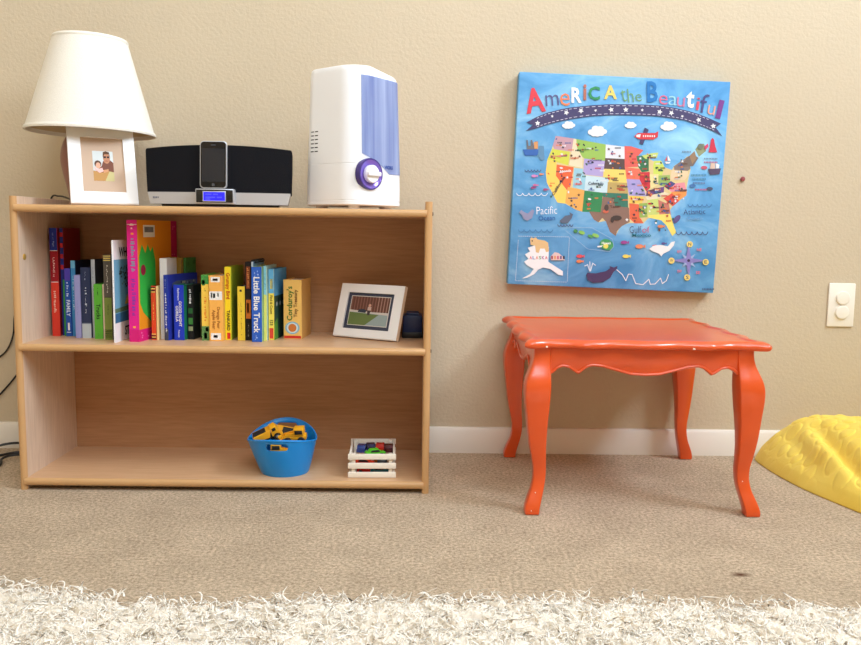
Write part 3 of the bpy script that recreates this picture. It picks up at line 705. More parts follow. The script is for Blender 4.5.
YEL = mat('toy_yellow_plastic', (236, 170, 36), rough=.4, spec=.5)
TYRE = mat('toy_black_rubber', (28, 28, 28), rough=.7)
GREYP = mat('toy_grey_plastic', (120, 122, 124), rough=.5)
def wheel(parent, x, y, z, r, w, hub=GREYP):
    M = Matrix.Translation((x, y, z)) @ Matrix.Rotation(PI/2, 4, 'X')
    mb = MB(); mb.lathe([(r*.55, -w/2), (r*.95, -w/2), (r, -w/3), (r, w/3), (r*.95, w/2), (r*.55, w/2)], TYRE, 18, M=M)
    o = mb.build('wheel', parent); hb = MB(); hb.lathe([(0, w/2+.0012), (r*.4, w/2+.0012), (r*.56, w/2-.0006), (r*.56, -w/2+.0006), (r*.4, -w/2-.0012), (0, -w/2-.0012)], hub, 14, M=M, cap=False); hb.build('hub', o)
def toy_truck(label, loc, rot, kind):
    t = thing('toy_truck', label, 'toy truck', loc, rot, 'toy trucks in the blue tub'); t.scale = (.86, .86, .86)
    if kind == 'dump':
        MB().box(-.034, .034, -.010, .010, .008, .014, TYRE, .001).build('chassis', t)
        mb = MB(); mb.prism([(-.036, .016), (.008, .015), (.016, .034), (-.03, .034)], -.015, .015, YEL, 'xz', .001); mb.box(-.03, .004, -.012, .012, .033, .0345, TYRE); mb.build('dump_bed', t)
        mb = MB(); mb.prism([(.014, .012), (.036, .012), (.036, .026), (.030, .038), (.016, .038)], -.013, .013, YEL, 'xz', .0015); cb = mb.build('cab', t)
        mb = MB(); mb.box(.019, .029, -.0134, .0134, .026, .035, TYRE, .0006); mb.build('cab_window', cb)
        for x in (-.022, .026):
            for y in (-.0135, .0135): wheel(t, x, y, .009, .009, .007)
    else:
        MB().box(-.030, .026, -.011, .011, .009, .022, YEL, .002).build('chassis', t)
        mb = MB(); mb.box(-.026, .0, -.012, .012, .022, .042, YEL, .002); cb = mb.build('cab', t)
        mb = MB(); mb.box(-.023, -.003, -.0125, .0125, .027, .038, TYRE, .0006); mb.build('cab_window', cb)
        mb = MB()
        for y in (-.009, .009): mb.prism([(-.002, .024), (.0, .03), (.03, .022), (.040, .01), (.036, .008), (.027, .017)], y-.0015, y+.0015, YEL, 'xz')
        mb.build('loader_arm', t)
        MB().prism([(.034, .002), (.052, .0), (.054, .003), (.040, .006), (.037, .018), (.041, .024), (.036, .024), (.033, .012)], -.017, .017, YEL, 'xz').build('bucket_scoop', t)
        for x in (-.018, .017):
            for y in (-.0145, .0145): wheel(t, x, y, .010, .010, .008)
    return t
toy_truck('yellow toy dump truck tipped nose-up at the left of the tub', (-0.337, 1.815, 0.098), (R_(14), R_(-24), R_(14)), 'dump')
toy_truck('yellow toy loader with cab lying at the right of the tub', (-0.276, 1.811, 0.097), (R_(-14), R_(4), R_(176)), 'load')
toy_truck('yellow toy loader low in the tub, seen through its handle hole', (-0.306, 1.795, 0.062), (0, 0, R_(6)), 'load')
toy_truck('yellow toy dump truck at the back of the tub with black wheels upward', (-0.306, 1.855, 0.098), (R_(-50), R_(-8), R_(172)), 'dump')

# ------------------------------------------------------------------ white crate with small cars
CR = mat('white_painted_wood', (232, 224, 210), rough=.55, spec=.3)
crate = thing('slatted_crate', 'small white slatted wooden crate full of little toy cars', 'crate', (-.103, 1.774, .0265), R_(2))
cw, cd = .053, .138
for z0 in (.001, .0215, .042):
    for y in (0, cd): MB().box(-cw, cw, y-.0022+(.0022 if y == 0 else -.0022), y+.0022+(.0022 if y == 0 else -.0022), z0, z0+.0125, CR, .0008).build('slat', crate)
    for s in (-1, 1): MB().box(s*(cw-.0048)-.0022, s*(cw-.0048)+.0022, .0046, cd-.0046, z0, z0+.0125, CR, .0008).build('slat', crate)
for s in (-1, 1):
    for y in (.0046, cd-.0146): MB().box(s*(cw-.0078)-(.0085 if s > 0 else 0), s*(cw-.0078)+(.0085 if s < 0 else 0), y, y+.010, .001, .0542, CR, .0006).build('corner_post', crate)
MB().box(-cw+.008, cw-.008, .0046, cd-.0046, .001, .004, CR).build('bottom_board', crate)
def toy_car(label, c, x, y, z, rz, tilt=0):
    t = thing('toy_car', label, 'toy car', (-.103+x, 1.774+y, .0265+z), (R_(tilt), 0, R_(rz)), 'toy cars in the white crate')
    m = mat('toy_car_%02x%02x%02x' % c, c, rough=.25, spec=.6)
    MB().prism([(-.022, .003), (.022, .003), (.0225, .009), (.013, .0105), (.007, .0165), (-.011, .0165), (-.016, .011), (-.022, .0105)], -.0095, .0095, m, 'xz', .0012).build('body', t)
    mb = MB(); mb.prism([(-.013, .0107), (.0095, .0107), (.006, .0155), (-.0105, .0155)], -.0098, .0098, TYRE, 'xz'); mb.build('window', t)
    for xx in (-.013, .013):
        for yy in (-.0085, .0085):
            M = Matrix.Translation((xx, yy, .0042)) @ Matrix.Rotation(PI/2, 4, 'X')
            w = MB(); w.lathe([(0, -.002), (.0042, -.002), (.0042, .002), (0, .002)], TYRE, 12, M=M, cap=False); w.build('wheel', t)
for lab, c, x, y, z, rz in (
    ('red toy car at the front left of the crate, seen between its slats', (220, 44, 30), -.0135, .030, .0045, 0),
    ('near-black toy car at the front right of the crate, between its slats', (40, 30, 44), .020, .062, .0045, 90),
    ('teal toy car at the right front of the crate, between its slats', (30, 110, 120), .0175, .021, .0045, 0),
    ('maroon toy car low at the left of the crate', (120, 40, 40), -.022, .066, .0045, 90),
    ('orange toy car low at the back of the crate', (220, 110, 40), .0, .104, .0045, 0),
    ('orange-red toy car second layer at the front left behind the top gap', (226, 60, 30), -.018, .022, .0225, 0),
    ('black toy car in the second layer at the front right behind the top gap', (26, 26, 40), .0205, .030, .0225, 90),
    ('blue toy car on top of the heap at the left of the crate', (34, 62, 130), -.027, .076, .0400, 84),
    ('navy toy car on top of the heap beside the blue one', (28, 30, 80), -.008, .086, .0405, 97),
    ('bright green toy car on top of the heap in the middle of the crate', (90, 200, 50), .0045, .036, .0410, 20),
    ('red toy car on top of the heap at the right of the crate', (190, 46, 36), .014, .089, .0400, 90),
    ('dark maroon toy car on top of the heap at the far right of the crate', (80, 26, 34), .034, .080, .0400, 90),
    ('white toy car in the second layer at the middle of the crate', (224, 226, 224), -.008, .064, .0225, 90)):
    toy_car(lab, c, x, y, z, rz)

# ------------------------------------------------------------------ orange table
def orange_mat():
    m = bpy.data.materials.new('glossy_orange_paint'); m.use_nodes = True
    n = m.node_tree.nodes; l = m.node_tree.links; b = n['Principled BSDF']
    tc = n.new('ShaderNodeTexCoord')
    nz = n.new('ShaderNodeTexNoise'); nz.inputs['Scale'].default_value = 18; nz.inputs['Detail'].default_value = 4
    l.new(tc.outputs['Object'], nz.inputs['Vector'])
    cr = n.new('ShaderNodeValToRGB'); cr.color_ramp.elements[0].color = col((210, 72, 15)); cr.color_ramp.elements[1].color = col((226, 86, 23))
    l.new(nz.outputs['Fac'], cr.inputs['Fac'])
    ch = n.new('ShaderNodeTexNoise'); ch.inputs['Scale'].default_value = 70; ch.inputs['Detail'].default_value = 2
    l.new(tc.outputs['Object'], ch.inputs['Vector'])
    cc = n.new('ShaderNodeValToRGB'); cc.color_ramp.elements[0].position = .88; cc.color_ramp.elements[1].position = .89
    l.new(ch.outputs['Fac'], cc.inputs['Fac'])
    mx = n.new('ShaderNodeMix'); mx.data_type = 'RGBA'; mx.inputs[7].default_value = col((244, 226, 210))
    l.new(cc.outputs['Color'], mx.inputs[0]); l.new(cr.outputs['Color'], mx.inputs[6]); l.new(mx.outputs[2], b.inputs['Base Color'])
    b.inputs['Roughness'].default_value = .3; b.inputs['Specular IOR Level'].default_value = .5
    b.inputs['Coat Weight'].default_value = .5; b.inputs['Coat Roughness'].default_value = .15
    return m
OR = orange_mat()
CHIP = mat('bare_white_paint_chip', (244, 230, 216), rough=.6)
TX, TY = .4525, 1.846
tab = thing('side_table', 'low glossy orange table with scalloped top and cabriole legs', 'table', (TX, TY, .002))
# top: outline with cusped, wavy sides
HX, HY = .2465, .243
def side_wave(t):                 # t in -1..1 along a side: inward offset
    a = abs(t)
    if a > .93: return .0
    if a > .52: u = (a-.52)/.41; return .0135*math.sin(PI*u)**.8
    u = a/.52; return .007*math.sin(PI*(1-u)*.5)*0+.011*(.5-.5*math.cos(2*PI*u))
def outline(inset):
    pts = []; n = 48; rc = .012
    for sx, sy, L, axis in ((1, -1, HX, 'x'), (1, 1, HY, 'y'), (-1, 1, HX, 'x'), (-1, -1, HY, 'y')):
        for k in range(n):
            t = -1+2*k/n
            o = (side_wave(t)+.006*(abs(t) > .97))*max(0, 1-inset/.12)+inset
            if axis == 'x':
                x = t*(HX-inset) if sy < 0 else -t*(HX-inset); y = sy*(HY-o)
            else:
                y = t*(HY-inset) if sx > 0 else -t*(HY-inset); x = sx*(HX-o)
            pts.append((x, y))
    return pts
rings = [(.022, .3405), (.006, .3405), (.002, .3425), (0, .3465), (.001, .351), (.005, .355), (.011, .3578), (.017, .3586), (.022, .3578), (.0245, .3562), (.027, .3556), (.06, .3556), (.12, .3556), (.2, .3556), (.236, .3556)]
mb = MB(); rows = [[(x, y, z) for x, y in outline(i)] for i, z in rings]
mb.grid(rows, OR, True); nv = len(rows[0])
mb.f.append(tuple(range(nv))); mb.m.append(0); mb.f.append(tuple((len(rows)-1)*nv+k for k in range(nv))); mb.m.append(0)
for x, w in ((-.204, .004), (.0875, .005)):
    mb.box(x, x+w, -HY-.0004+side_wave(x/HX), -HY+.002+side_wave(x/HX), .3425, .346, CHIP, .0004)
top = mb.build('tabletop', tab, angle=40)
prof_pts = [(.342, .0, .0165), (.322, -.0004, .0168), (.308, -.0018, .0182), (.294, -.0042, .0210), (.280, -.0066, .0240), (.266, -.0080, .0256), (.252, -.0085, .0258), (.234, -.0083, .0248), (.212, -.0076, .0228), (.190, -.007, .0208), (.165, -.006, .0188), (.138, -.004, .0165), (.11, -.0005, .0142), (.092, .0015, .013), (.07, .0015, .0125), (.05, -.002, .0128), (.035, -.0065, .0138), (.02, -.011, .0148), (.008, -.0135, .015), (.0, -.0135, .0145)]
sp = smooth_path([(c, s, z) for z, c, s in prof_pts], 3)
LX, LY = .2075, .2015
def leg(sx, sy):
    rows = []
    for p in sp:
        c, s, z = p
        cx = sx*(LX-c*1.0)+((-.007+.016*(1-z/.342)) if sx > 0 else 0); cy = sy*(LY-c*.9)
        b = s*.22
        ring = []
        for qx, qy in ((-1, -1), (1, -1), (1, 1), (-1, 1)):
            e = [(qx*s, qy*(s-b)), (qx*s-qx*b*.3, qy*s-qy*b*.3), (qx*(s-b), qy*s)]
            if qx*qy < 0: e = e[::-1]
            if qy > 0 and qx > 0 or qy < 0 and qx < 0: pass
            ring += e if (qx, qy) in ((1, -1), (-1, 1)) else e
        ang = sorted(ring, key=lambda v: math.atan2(v[1], v[0]))
        rows.append([(cx+x, cy+y, z) for x, y in ang])
    mb = MB(); mb.grid(rows, OR, True); n = len(rows[0])
    mb.f.append(tuple(range(n))); mb.m.append(0); mb.f.append(tuple((len(rows)-1)*n+k for k in range(n))); mb.m.append(0)
    if sy < 0:
        for z in (.068,) if sx > 0 else (.042, .007):
            i = min(range(len(sp)), key=lambda k: abs(sp[k][2]-z)); c, s, _ = sp[i]
            ox2 = (-.007+.016*(1-z/.342)) if sx > 0 else 0
            mb.box(sx*(LX-c)-.003+ox2, sx*(LX-c)-.0012+ox2, sy*(LY-c*.9)-s-.0003, sy*(LY-c*.9)-s+.002, z, z+.002, CHIP, .0003)
    return mb.build('leg', tab, angle=40)
for sx in (-1, 1):
    for sy in (-1, 1): leg(sx, sy)
def apron_low(t):
    a = abs(t)
    key = [(0, .2845), (.15, .286), (.32, .2945), (.45, .3015), (.56, .3035), (.62, .3), (.68, .291), (.705, .2865), (.74, .291), (.80, .299), (.87, .3015), (.93, .297), (.97, .289), (1, .286)]
    for (a0, z0), (a1, z1) in zip(key, key[1:]):
        if a <= a1: return z0+(z1-z0)*(a-a0)/(a1-a0)
    return .286
def apron(L, M):
    mb = MB(); ts = np.linspace(-1, 1, 81)
    mb.prism([(t*L, apron_low(t)) for t in ts]+[(L, .341), (-L, .341)], 0, .012, OR, 'xz', .001, M=M)
    bead = [(t*L, -.0005, apron_low(t)+.0035) for t in ts]
    mb.tube(bead, .003, OR, 8, M=M)
    return mb.build('apron', tab, angle=40)
inx, iny = LX-.0165, LY-.0165
apron(inx, Matrix.Translation((0, -LY-.0135, 0))); apron(inx, Matrix.Translation((0, LY+.0135, 0)) @ Matrix.Rotation(PI, 4, 'Z'))
apron(iny, Matrix.Translation((-LX-.0135, 0, 0)) @ Matrix.Rotation(-PI/2, 4, 'Z')); apron(iny, Matrix.Translation((LX+.0135, 0, 0)) @ Matrix.Rotation(PI/2, 4, 'Z'))

# ------------------------------------------------------------------ map canvas on the wall
CS = .519
cv = thing('map_picture', 'square blue canvas of an illustrated map of America hanging askew on the wall', 'wall art', (.485, 2.1, .693), (0, R_(1.8), 0))
def canvas_mat():
    m = bpy.data.materials.new('painted_blue_canvas'); m.use_nodes = True
    n = m.node_tree.nodes; l = m.node_tree.links; b = n['Principled BSDF']
    tc = n.new('ShaderNodeTexCoord'); mp = n.new('ShaderNodeMapping'); mp.inputs['Scale'].default_value = (5, 5, 8); mp.inputs['Rotation'].default_value = (0, .5, 0)
    nz = n.new('ShaderNodeTexNoise'); nz.inputs['Scale'].default_value = 1.2; nz.inputs['Detail'].default_value = 7; nz.inputs['Roughness'].default_value = .6; nz.inputs['Distortion'].default_value = .9
    cr = n.new('ShaderNodeValToRGB'); e = cr.color_ramp.elements
    e[0].position = .3; e[0].color = col((74, 138, 190)); e[1].position = .72; e[1].color = col((156, 206, 232))
    x = e.new(.48); x.color = col((102, 164, 212))
    l.new(tc.outputs['Object'], mp.inputs['Vector']); l.new(mp.outputs['Vector'], nz.inputs['Vector']); l.new(nz.outputs['Fac'], cr.inputs['Fac']); l.new(cr.outputs['Color'], b.inputs['Base Color'])
    b.inputs['Roughness'].default_value = .7; b.inputs['Specular IOR Level'].default_value = .25
    return m
MB().box(-CS/2, CS/2, -.035, -.001, -CS/2, CS/2, canvas_mat(), .002).build('stretched_canvas', cv)
# image-crop pixels, through a fitted homography -> metres on the canvas, measured from its centre
HH = (.248121, .017201, -.007654, .011396, -.244211, .00478, -.001282, -.013185)
def art_uv(X, Y):
    px, py = 500+X/2.746, 65+Y/2.746
    x, y = (px-615)/100, (py-182)/100
    d = HH[6]*x+HH[7]*y+1
    return ((HH[0]*x+HH[1]*y+HH[2])/d, (HH[3]*x+HH[4]*y+HH[5])/d)
ART = MB(); LEV = [0]
def poly(pts, c, lev=None):
    LEV[0] += 1
    y = -.0352-(lev if lev is not None else LEV[0])*2.0e-6
    q = [art_uv(*p) for p in pts]
    c = tuple(int(v*.86+150*.14) for v in c)
    # triangulate (outlines may be concave)
    from mathutils.geometry import tessellate_polygon
    tri = tessellate_polygon([[Vector((u, v, 0)) for u, v in q]])
    ART.add([(u, y, v) for u, v in q], [tuple(t) for t in tri], flat(c))
def aell(cx, cy, rx, ry, c, rot=0, n=16):
    r = R_(rot); poly([(cx+rx*math.cos(t)*math.cos(r)-ry*math.sin(t)*math.sin(r), cy+rx*math.cos(t)*math.sin(r)+ry*math.sin(t)*math.cos(r)) for t in np.linspace(0, 2*PI, n, endpoint=False)], c)
def line(pts, w, c):
    for (a, b), (d, e) in zip(pts, pts[1:]):
        L = math.hypot(d-a, e-b) or 1; nx, ny = -(e-b)/L*w/2, (d-a)/L*w/2; ex, ey = (d-a)/L*w*.3, (e-b)/L*w*.3
        poly([(a+nx-ex, b+ny-ey), (d+nx+ex, e+ny+ey), (d-nx+ex, e-ny+ey), (a-nx-ex, b-ny-ey)], c)
def star(cx, cy, r, c, n=5, k=.45, rot=0):
    poly([(cx+(r if i % 2 == 0 else r*k)*math.sin(PI*i/n+rot), cy-(r if i % 2 == 0 else r*k)*math.cos(PI*i/n+rot)) for i in range(2*n)], c)
def lettering(s, cx, cy, size, c, rot=0, bold=.02, fit=None):
    vs, fs = text_geo(s, size, bold=bold)
    if fit:
        xs = [v[0] for v in vs]; ys = [v[1] for v in vs]; w0 = max(xs)-min(xs); h0 = max(ys)-min(ys); mx, my = (max(xs)+min(xs))/2, (max(ys)+min(ys))/2
        vs = [((v[0]-mx)/w0*fit[0], (v[1]-my)/h0*fit[1], 0) for v in vs]
    LEV[0] += 1; y = -.0352-LEV[0]*2.0e-6; r = R_(rot); out = []
    for x, yy, _ in vs:
        X = cx+x*math.cos(r)+yy*math.sin(r); Y = cy-(-x*math.sin(r)+yy*math.cos(r))
        u, v = art_uv(X, Y); out.append((u, y, v))
    ART.add(out, fs, flat(c))
WH = (240, 242, 244); NV = (62, 58, 100)
# states
def c6(pts): return [((545+x/6.45-500)*2.746, (130+y/6.45-65)*2.746) for x, y in pts]
def c7(pts): return [((610+x/6.45-500)*2.746, (130+y/6.45-65)*2.746) for x, y in pts]
US_OUT = c6([(70, 38), (185, 55), (392, 93), (512, 108)])+c7([(95, 103), (135, 105), (215, 130), (175, 172), (250, 185), (280, 200), (350, 240), (400, 258), (415, 230), (470, 195), (500, 168), (520, 250), (500, 340), (492, 385), (490, 420), (445, 458), (405, 492), (385, 520), (400, 580), (425, 660), (400, 682), (340, 575), (250, 566), (215, 602), (128, 600), (70, 615)])+[(318, 468), (304, 452), (290, 428), (270, 432), (258, 405)]+c6([(205, 517), (130, 475), (80, 468), (50, 412), (12, 340), (5, 270), (15, 190), (48, 110)])
poly(US_OUT, (222, 200, 140))
states = []
def st6(pts, c): poly(c6(pts), c); states.append(c6(pts))
def st7(pts, c): poly(c7(pts), c); states.append(c7(pts))
st6([(70, 38), (185, 55), (175, 140), (60, 125), (50, 100)], (196, 152, 166))
st6([(48, 122), (160, 140), (150, 228), (15, 190)], (212, 216, 72))
st6([(15, 190), (75, 205), (70, 290), (140, 390), (132, 475), (80, 468), (50, 412), (12, 340), (5, 270)], (250, 212, 92))
st6([(75, 222), (185, 240), (165, 360), (150, 400), (70, 295)], (240, 98, 52))
st6([(185, 55), (202, 60), (205, 110), (242, 180), (242, 245), (155, 226), (172, 140)], (232, 220, 184))
st6([(202, 58), (392, 93), (388, 200), (255, 185), (240, 172), (205, 110)], (150, 194, 84))
st6([(252, 184), (387, 200), (375, 302), (245, 286)], (176, 162, 218))
st6([(188, 244), (245, 250), (245, 285), (264, 296), (255, 388), (178, 370)], (150, 206, 226))
st6([(264, 292), (412, 310), (402, 407), (254, 392)], (200, 230, 240))
st6([(148, 368), (255, 388), (240, 527), (205, 517), (130, 470), (140, 395)], (236, 172, 82))
st6([(254, 390), (374, 405), (360, 532), (240, 527)], (42, 130, 74))
st6([(392, 93), (514, 108), (517, 187), (390, 182)], (230, 234, 242))
st6([(388, 181), (517, 187), (522, 257), (380, 252)], (86, 66, 62))
st6([(378, 250), (522, 257), (534, 342), (412, 337), (410, 310), (374, 302)], (242, 216, 104))
st6([(405, 335), (534, 341), (534, 412), (400, 406)], (188, 162, 92))
st6([(372, 404), (534, 410), (536, 503), (450, 492), (442, 440), (372, 430)], (46, 112, 92))
poly([(x, y) for x, y in [((602.7-500)*2.746, (196.7-65)*2.746), ((613.3-500)*2.746, (198.2-65)*2.746), ((614.8-500)*2.746, (206-65)*2.746), ((629-500)*2.746, (207.6-65)*2.746), ((629.6-500)*2.746, (222-65)*2.746), ((622-500)*2.746, (226-65)*2.746), ((617-500)*2.746, (231-65)*2.746), (318, 470), (302, 458), (291, 430), (281, 420), (270, 432), (258, 425), (244, 402), ((600.5-500)*2.746, (212.3-65)*2.746)]], (132, 102, 88))
st7([(93, 103), (135, 105), (215, 130), (172, 178), (182, 238), (95, 241)], (226, 92, 84))
st7([(170, 168), (215, 165), (250, 185), (250, 266), (205, 273), (182, 238)], (52, 112, 72))
st7([(205, 165), (265, 150), (312, 145), (302, 178), (230, 188)], (200, 220, 112))
st7([(285, 198), (330, 198), (352, 240), (335, 292), (280, 292), (278, 230)], (206, 226, 92))
st7([(96, 239), (190, 250), (207, 290), (192, 320), (106, 316)], (240, 110, 86))
st7([(190, 273), (256, 270), (260, 372), (235, 397), (205, 350), (190, 318)], (204, 46, 58))
st7([(256, 285), (313, 285), (313, 352), (260, 378)], (236, 222, 152))
st7([(312, 294), (386, 290), (389, 342), (350, 367), (312, 352)], (152, 182, 92))
st7([(398, 260), (500, 248), (507, 292), (482, 322), (388, 320)], (232, 206, 164))
st7([(410, 235), (470, 193), (512, 166), (518, 252), (500, 264), (415, 258)], (132, 116, 106))
st7([(106, 316), (191, 320), (226, 400), (232, 427), (122, 422)], (166, 156, 218))
st7([(121, 424), (217, 430), (206, 477), (124, 472)], (240, 202, 84))
st7([(124, 472), (190, 480), (192, 562), (217, 602), (160, 602), (126, 572)], (228, 96, 62))
st7([(188, 474), (241, 470), (241, 562), (190, 566)], (146, 180, 80))
st7([(240, 446), (311, 440), (316, 542), (245, 562)], (198, 216, 114))
st7([(310, 450), (381, 480), (392, 547), (318, 547)], (192, 112, 98))
st7([(230, 422), (340, 395), (382, 412), (310, 442), (238, 452)], (228, 218, 184))
st7([(238, 392), (300, 375), (350, 365), (347, 402), (230, 427)], (100, 66, 124))
st7([(350, 365), (392, 328), (422, 346), (380, 388)], (72, 72, 132))
st7([(378, 386), (426, 343), (482, 338), (492, 387), (400, 402)], (232, 142, 154))
st7([(398, 400), (497, 384), (492, 422), (442, 457), (378, 432)], (242, 152, 74))
st7([(343, 442), (400, 408), (447, 457), (405, 492)], (222, 74, 60))
st7([(246, 550), (387, 540), (412, 620), (427, 660), (402, 684), (370, 622), (330, 582), (250, 566)], (246, 226, 104))
poly([(497, 280), (512, 255), (530, 245), (545, 255), (530, 278)], (112, 98, 92)); poly([(536, 232), (546, 218), (560, 216), (566, 236), (546, 252)], (140, 150, 112)); poly([(520, 250), (534, 236), (540, 256), (528, 272)], (150, 120, 90))
# small pictures scattered over the states
rr = random.Random(11)
ICON = [(40, 40, 60), (236, 238, 240), (196, 40, 50), (90, 60, 44), (60, 90, 150), (230, 120, 60), (40, 90, 60)]
for S_ in states:
    cx = sum(p[0] for p in S_)/len(S_); cy = sum(p[1] for p in S_)/len(S_); ex = max(p[0] for p in S_)-min(p[0] for p in S_); ey = max(p[1] for p in S_)-min(p[1] for p in S_)
    for k in range(8):
        x = cx+rr.uniform(-.36, .3)*ex; y = cy+rr.uniform(-.34, .34)*ey; c = rr.choice(ICON)
        a = rr.random()
        if a < .4: aell(x, y, rr.uniform(1.8, 5), rr.uniform(1.5, 3), c, rr.uniform(0, 90), 9)
        elif a < .6: star(x, y, 4.5, c)
        else:
            for j in range(rr.randint(3, 5)): poly([(x+j*3.4, y), (x+j*3.4+2.2, y), (x+j*3.4+2.2, y+4), (x+j*3.4, y+4)], c)
for s, x, y, w, h, c, rot in (('California', 160, 332, 62, 8, (60, 60, 70), -58), ('Nevada', 180, 291, 30, 7, WH, -6), ('Oregon', 160, 250, 44, 8, (220, 110, 120), -6), ('Colorado', 263, 325, 42, 9, (80, 90, 110), 0), ('Utah', 215, 326, 20, 7, (220, 90, 90), -6),
                           ('Montana', 228, 232, 34, 6, (90, 120, 70), -5), ('Wyoming', 262, 262, 34, 6, (90, 70, 130), -4), ('Kansas', 335, 333, 26, 6, (110, 80, 50), 0), ('Texas', 316, 388, 30, 7, (90, 64, 56), -4), ('Idaho', 205, 255, 22, 6, (200, 90, 60), -4)):
    lettering(s, x, y, 10, c, rot, fit=(w, h))
aell(320, 420, 14, 7, (60, 48, 44)); aell(308, 425, 5, 8, (60, 48, 44)); star(348, 425, 5, WH); aell(290, 402, 8, 5, (206, 96, 70)); aell(292, 392, 6, 9, (70, 56, 52))
# banner
up = [(72, 158), (100, 143), (130, 131), (165, 122), (200, 116), (250, 111), (300, 108), (350, 108), (400, 109), (440, 112), (480, 118), (515, 126), (545, 135), (575, 147), (606, 161)]
lo = [(610, 196), (590, 184), (565, 173), (540, 163), (505, 152), (470, 146), (430, 141), (390, 139), (345, 138), (300, 138), (250, 141), (200, 148), (165, 155), (130, 164), (100, 174), (70, 182)]
poly(up+[(592, 172)]+lo[:1]+lo[1:]+[(90, 165)], NV)
for L_, d in ((up[1:-1], 4), (lo[1:-1][::-1], -4)):
    for (a, b), (c, e) in zip(L_, L_[1:]):
        for k in range(3):
            t0, t1 = k/3+.05, k/3+.22; line([(a+(c-a)*t0, b+(e-b)*t0+d), (a+(c-a)*t1, b+(e-b)*t1+d)], 1.6, (206, 208, 226))
for k, (x, y) in enumerate([(103, 160), (143, 141), (182, 131), (222, 126), (262, 125), (305, 123), (345, 123), (390, 124), (438, 129), (470, 132), (500, 141), (545, 151), (585, 168)]): star(x, y, (8, 4.5, 8)[k % 3], WH, rot=.2*k)
# title
for s, x, y, w, h, c, rot in (('A', 95, 97, 54, 68, (214, 70, 82), 8), ('m', 143, 97, 36, 30, (92, 92, 140), 4), ('e', 178, 95, 27, 34, (238, 134, 92), 0), ('R', 210, 83, 28, 42, WH, 0), ('i', 233, 75, 9, 44, (178, 112, 96), 0), ('C', 258, 78, 32, 38, (58, 140, 92), 0), ('A', 303, 75, 36, 38, (226, 204, 112), 0),
                              ('t', 339, 84, 14, 34, (112, 158, 110), 10), ('h', 358, 84, 16, 38, (112, 158, 110), 6), ('e', 380, 90, 18, 20, (112, 158, 110), 6), ('B', 418, 74, 30, 58, (46, 118, 184), 0), ('e', 448, 96, 24, 26, (216, 110, 140), -4), ('a', 474, 98, 24, 26, (150, 206, 224), -4), ('u', 496, 102, 22, 26, (198, 124, 160), -6),
                              ('t', 522, 95, 22, 46, WH, -6), ('i', 543, 107, 9, 34, (206, 80, 100), -8), ('f', 560, 106, 22, 52, (78, 78, 130), -10), ('u', 580, 124, 20, 26, (226, 160, 140), -12), ('l', 603, 122, 14, 52, (120, 66, 140), -14)):
    lettering(s, x, y, 40, c, -rot, bold=.03 if s in 'ARCBit' and h > 36 else -.006, fit=(w, h))
for x, y, w in ((188, 165, 36), (267, 182, 52), (358, 165, 32), (462, 168, 44)):
    for dx, dy, r in ((-.33, .05, .17), (-.1, -.12, .2), (.15, -.1, .2), (.36, .02, .15), (0, .12, .2), (.2, .12, .16), (-.2, .16, .14)): aell(x+dx*w, y+dy*w, r*w, r*w*.85, WH)
# airplane
poly([(382, 216), (392, 219), (408, 178), (397, 172)], NV); poly([(368, 196), (378, 187), (425, 187), (434, 182), (433, 198), (420, 205), (380, 204)], (214, 50, 60)); poly([(374, 192), (386, 190), (384, 199), (374, 198)], WH)
for k in range(6): poly([(392+k*6, 193), (395+k*6, 193), (395+k*6, 198), (392+k*6, 198)], WH)
# boats, lighthouse
poly([(62, 232), (108, 232), (102, 249), (68, 249)], (46, 96, 178)); poly([(72, 206), (76, 206), (78, 222), (84, 222), (84, 206), (88, 206), (92, 222), (96, 210), (104, 210), (102, 232), (74, 232)], (104, 104, 110)); poly([(92, 212), (104, 210), (104, 230), (94, 230)], (220, 150, 90)); poly([(106, 222), (120, 222), (122, 260), (112, 262), (104, 246)], (90, 140, 180))
poly([(452, 266), (468, 266), (464, 271), (455, 271)], WH); poly([(460, 246), (468, 263), (460, 263)], WH); poly([(458, 250), (458, 263), (452, 263)], (230, 90, 90))
poly([(570, 286), (606, 284), (602, 300), (576, 302)], (80, 66, 92)); poly([(578, 268), (590, 270), (590, 285), (576, 285)], (220, 190, 170)); poly([(592, 270), (602, 274), (600, 284), (592, 284)], WH)
poly([(576, 222), (579, 205), (583, 200), (587, 205), (590, 222), (596, 240), (572, 240)], (206, 46, 70)); poly([(560, 224), (570, 216), (572, 224), (563, 234)], (214, 60, 100)); aell(550, 224, 8, 8, (110, 120, 100))
for x, y, c in ((575, 340, (70, 76, 100)), (528, 332, (60, 110, 170)), (560, 282, (190, 80, 100))): aell(x, y, 9, 5, c)
for x, y, n, c in ((560, 255, 9, (110, 130, 150)), (560, 265, 9, (190, 80, 110)), (525, 300, 10, (70, 130, 160)), (528, 311, 9, (70, 130, 160)), (530, 322, 8, (90, 110, 150)), (535, 340, 8, (190, 80, 120)), (500, 236, 6, (120, 140, 160)), (555, 613, 8, (60, 80, 120))):
    for k in range(n): poly([(x+k*4.2, y), (x+k*4.2+2.4, y), (x+k*4.2+2.4, y+4.5), (x+k*4.2, y+4.5)], c)
def waves(x0, x1, y, n, amp, c, w=1.6):
    pts = []
    for k in range(n*8+1):
        t = k/8; pts.append((x0+(x1-x0)*t/n, y-amp*abs(math.sin(PI*t))**.6*-1+amp*0-amp))
    line(pts, w, c)
waves(45, 130, 359, 5, 7, WH); waves(68, 112, 293, 5, 5, NV); waves(50, 145, 459, 6, 7, (60, 120, 180)); waves(158, 200, 443, 5, 5, NV); waves(482, 570, 466, 6, 8, NV); waves(515, 580, 389, 5, 6, (60, 110, 170))
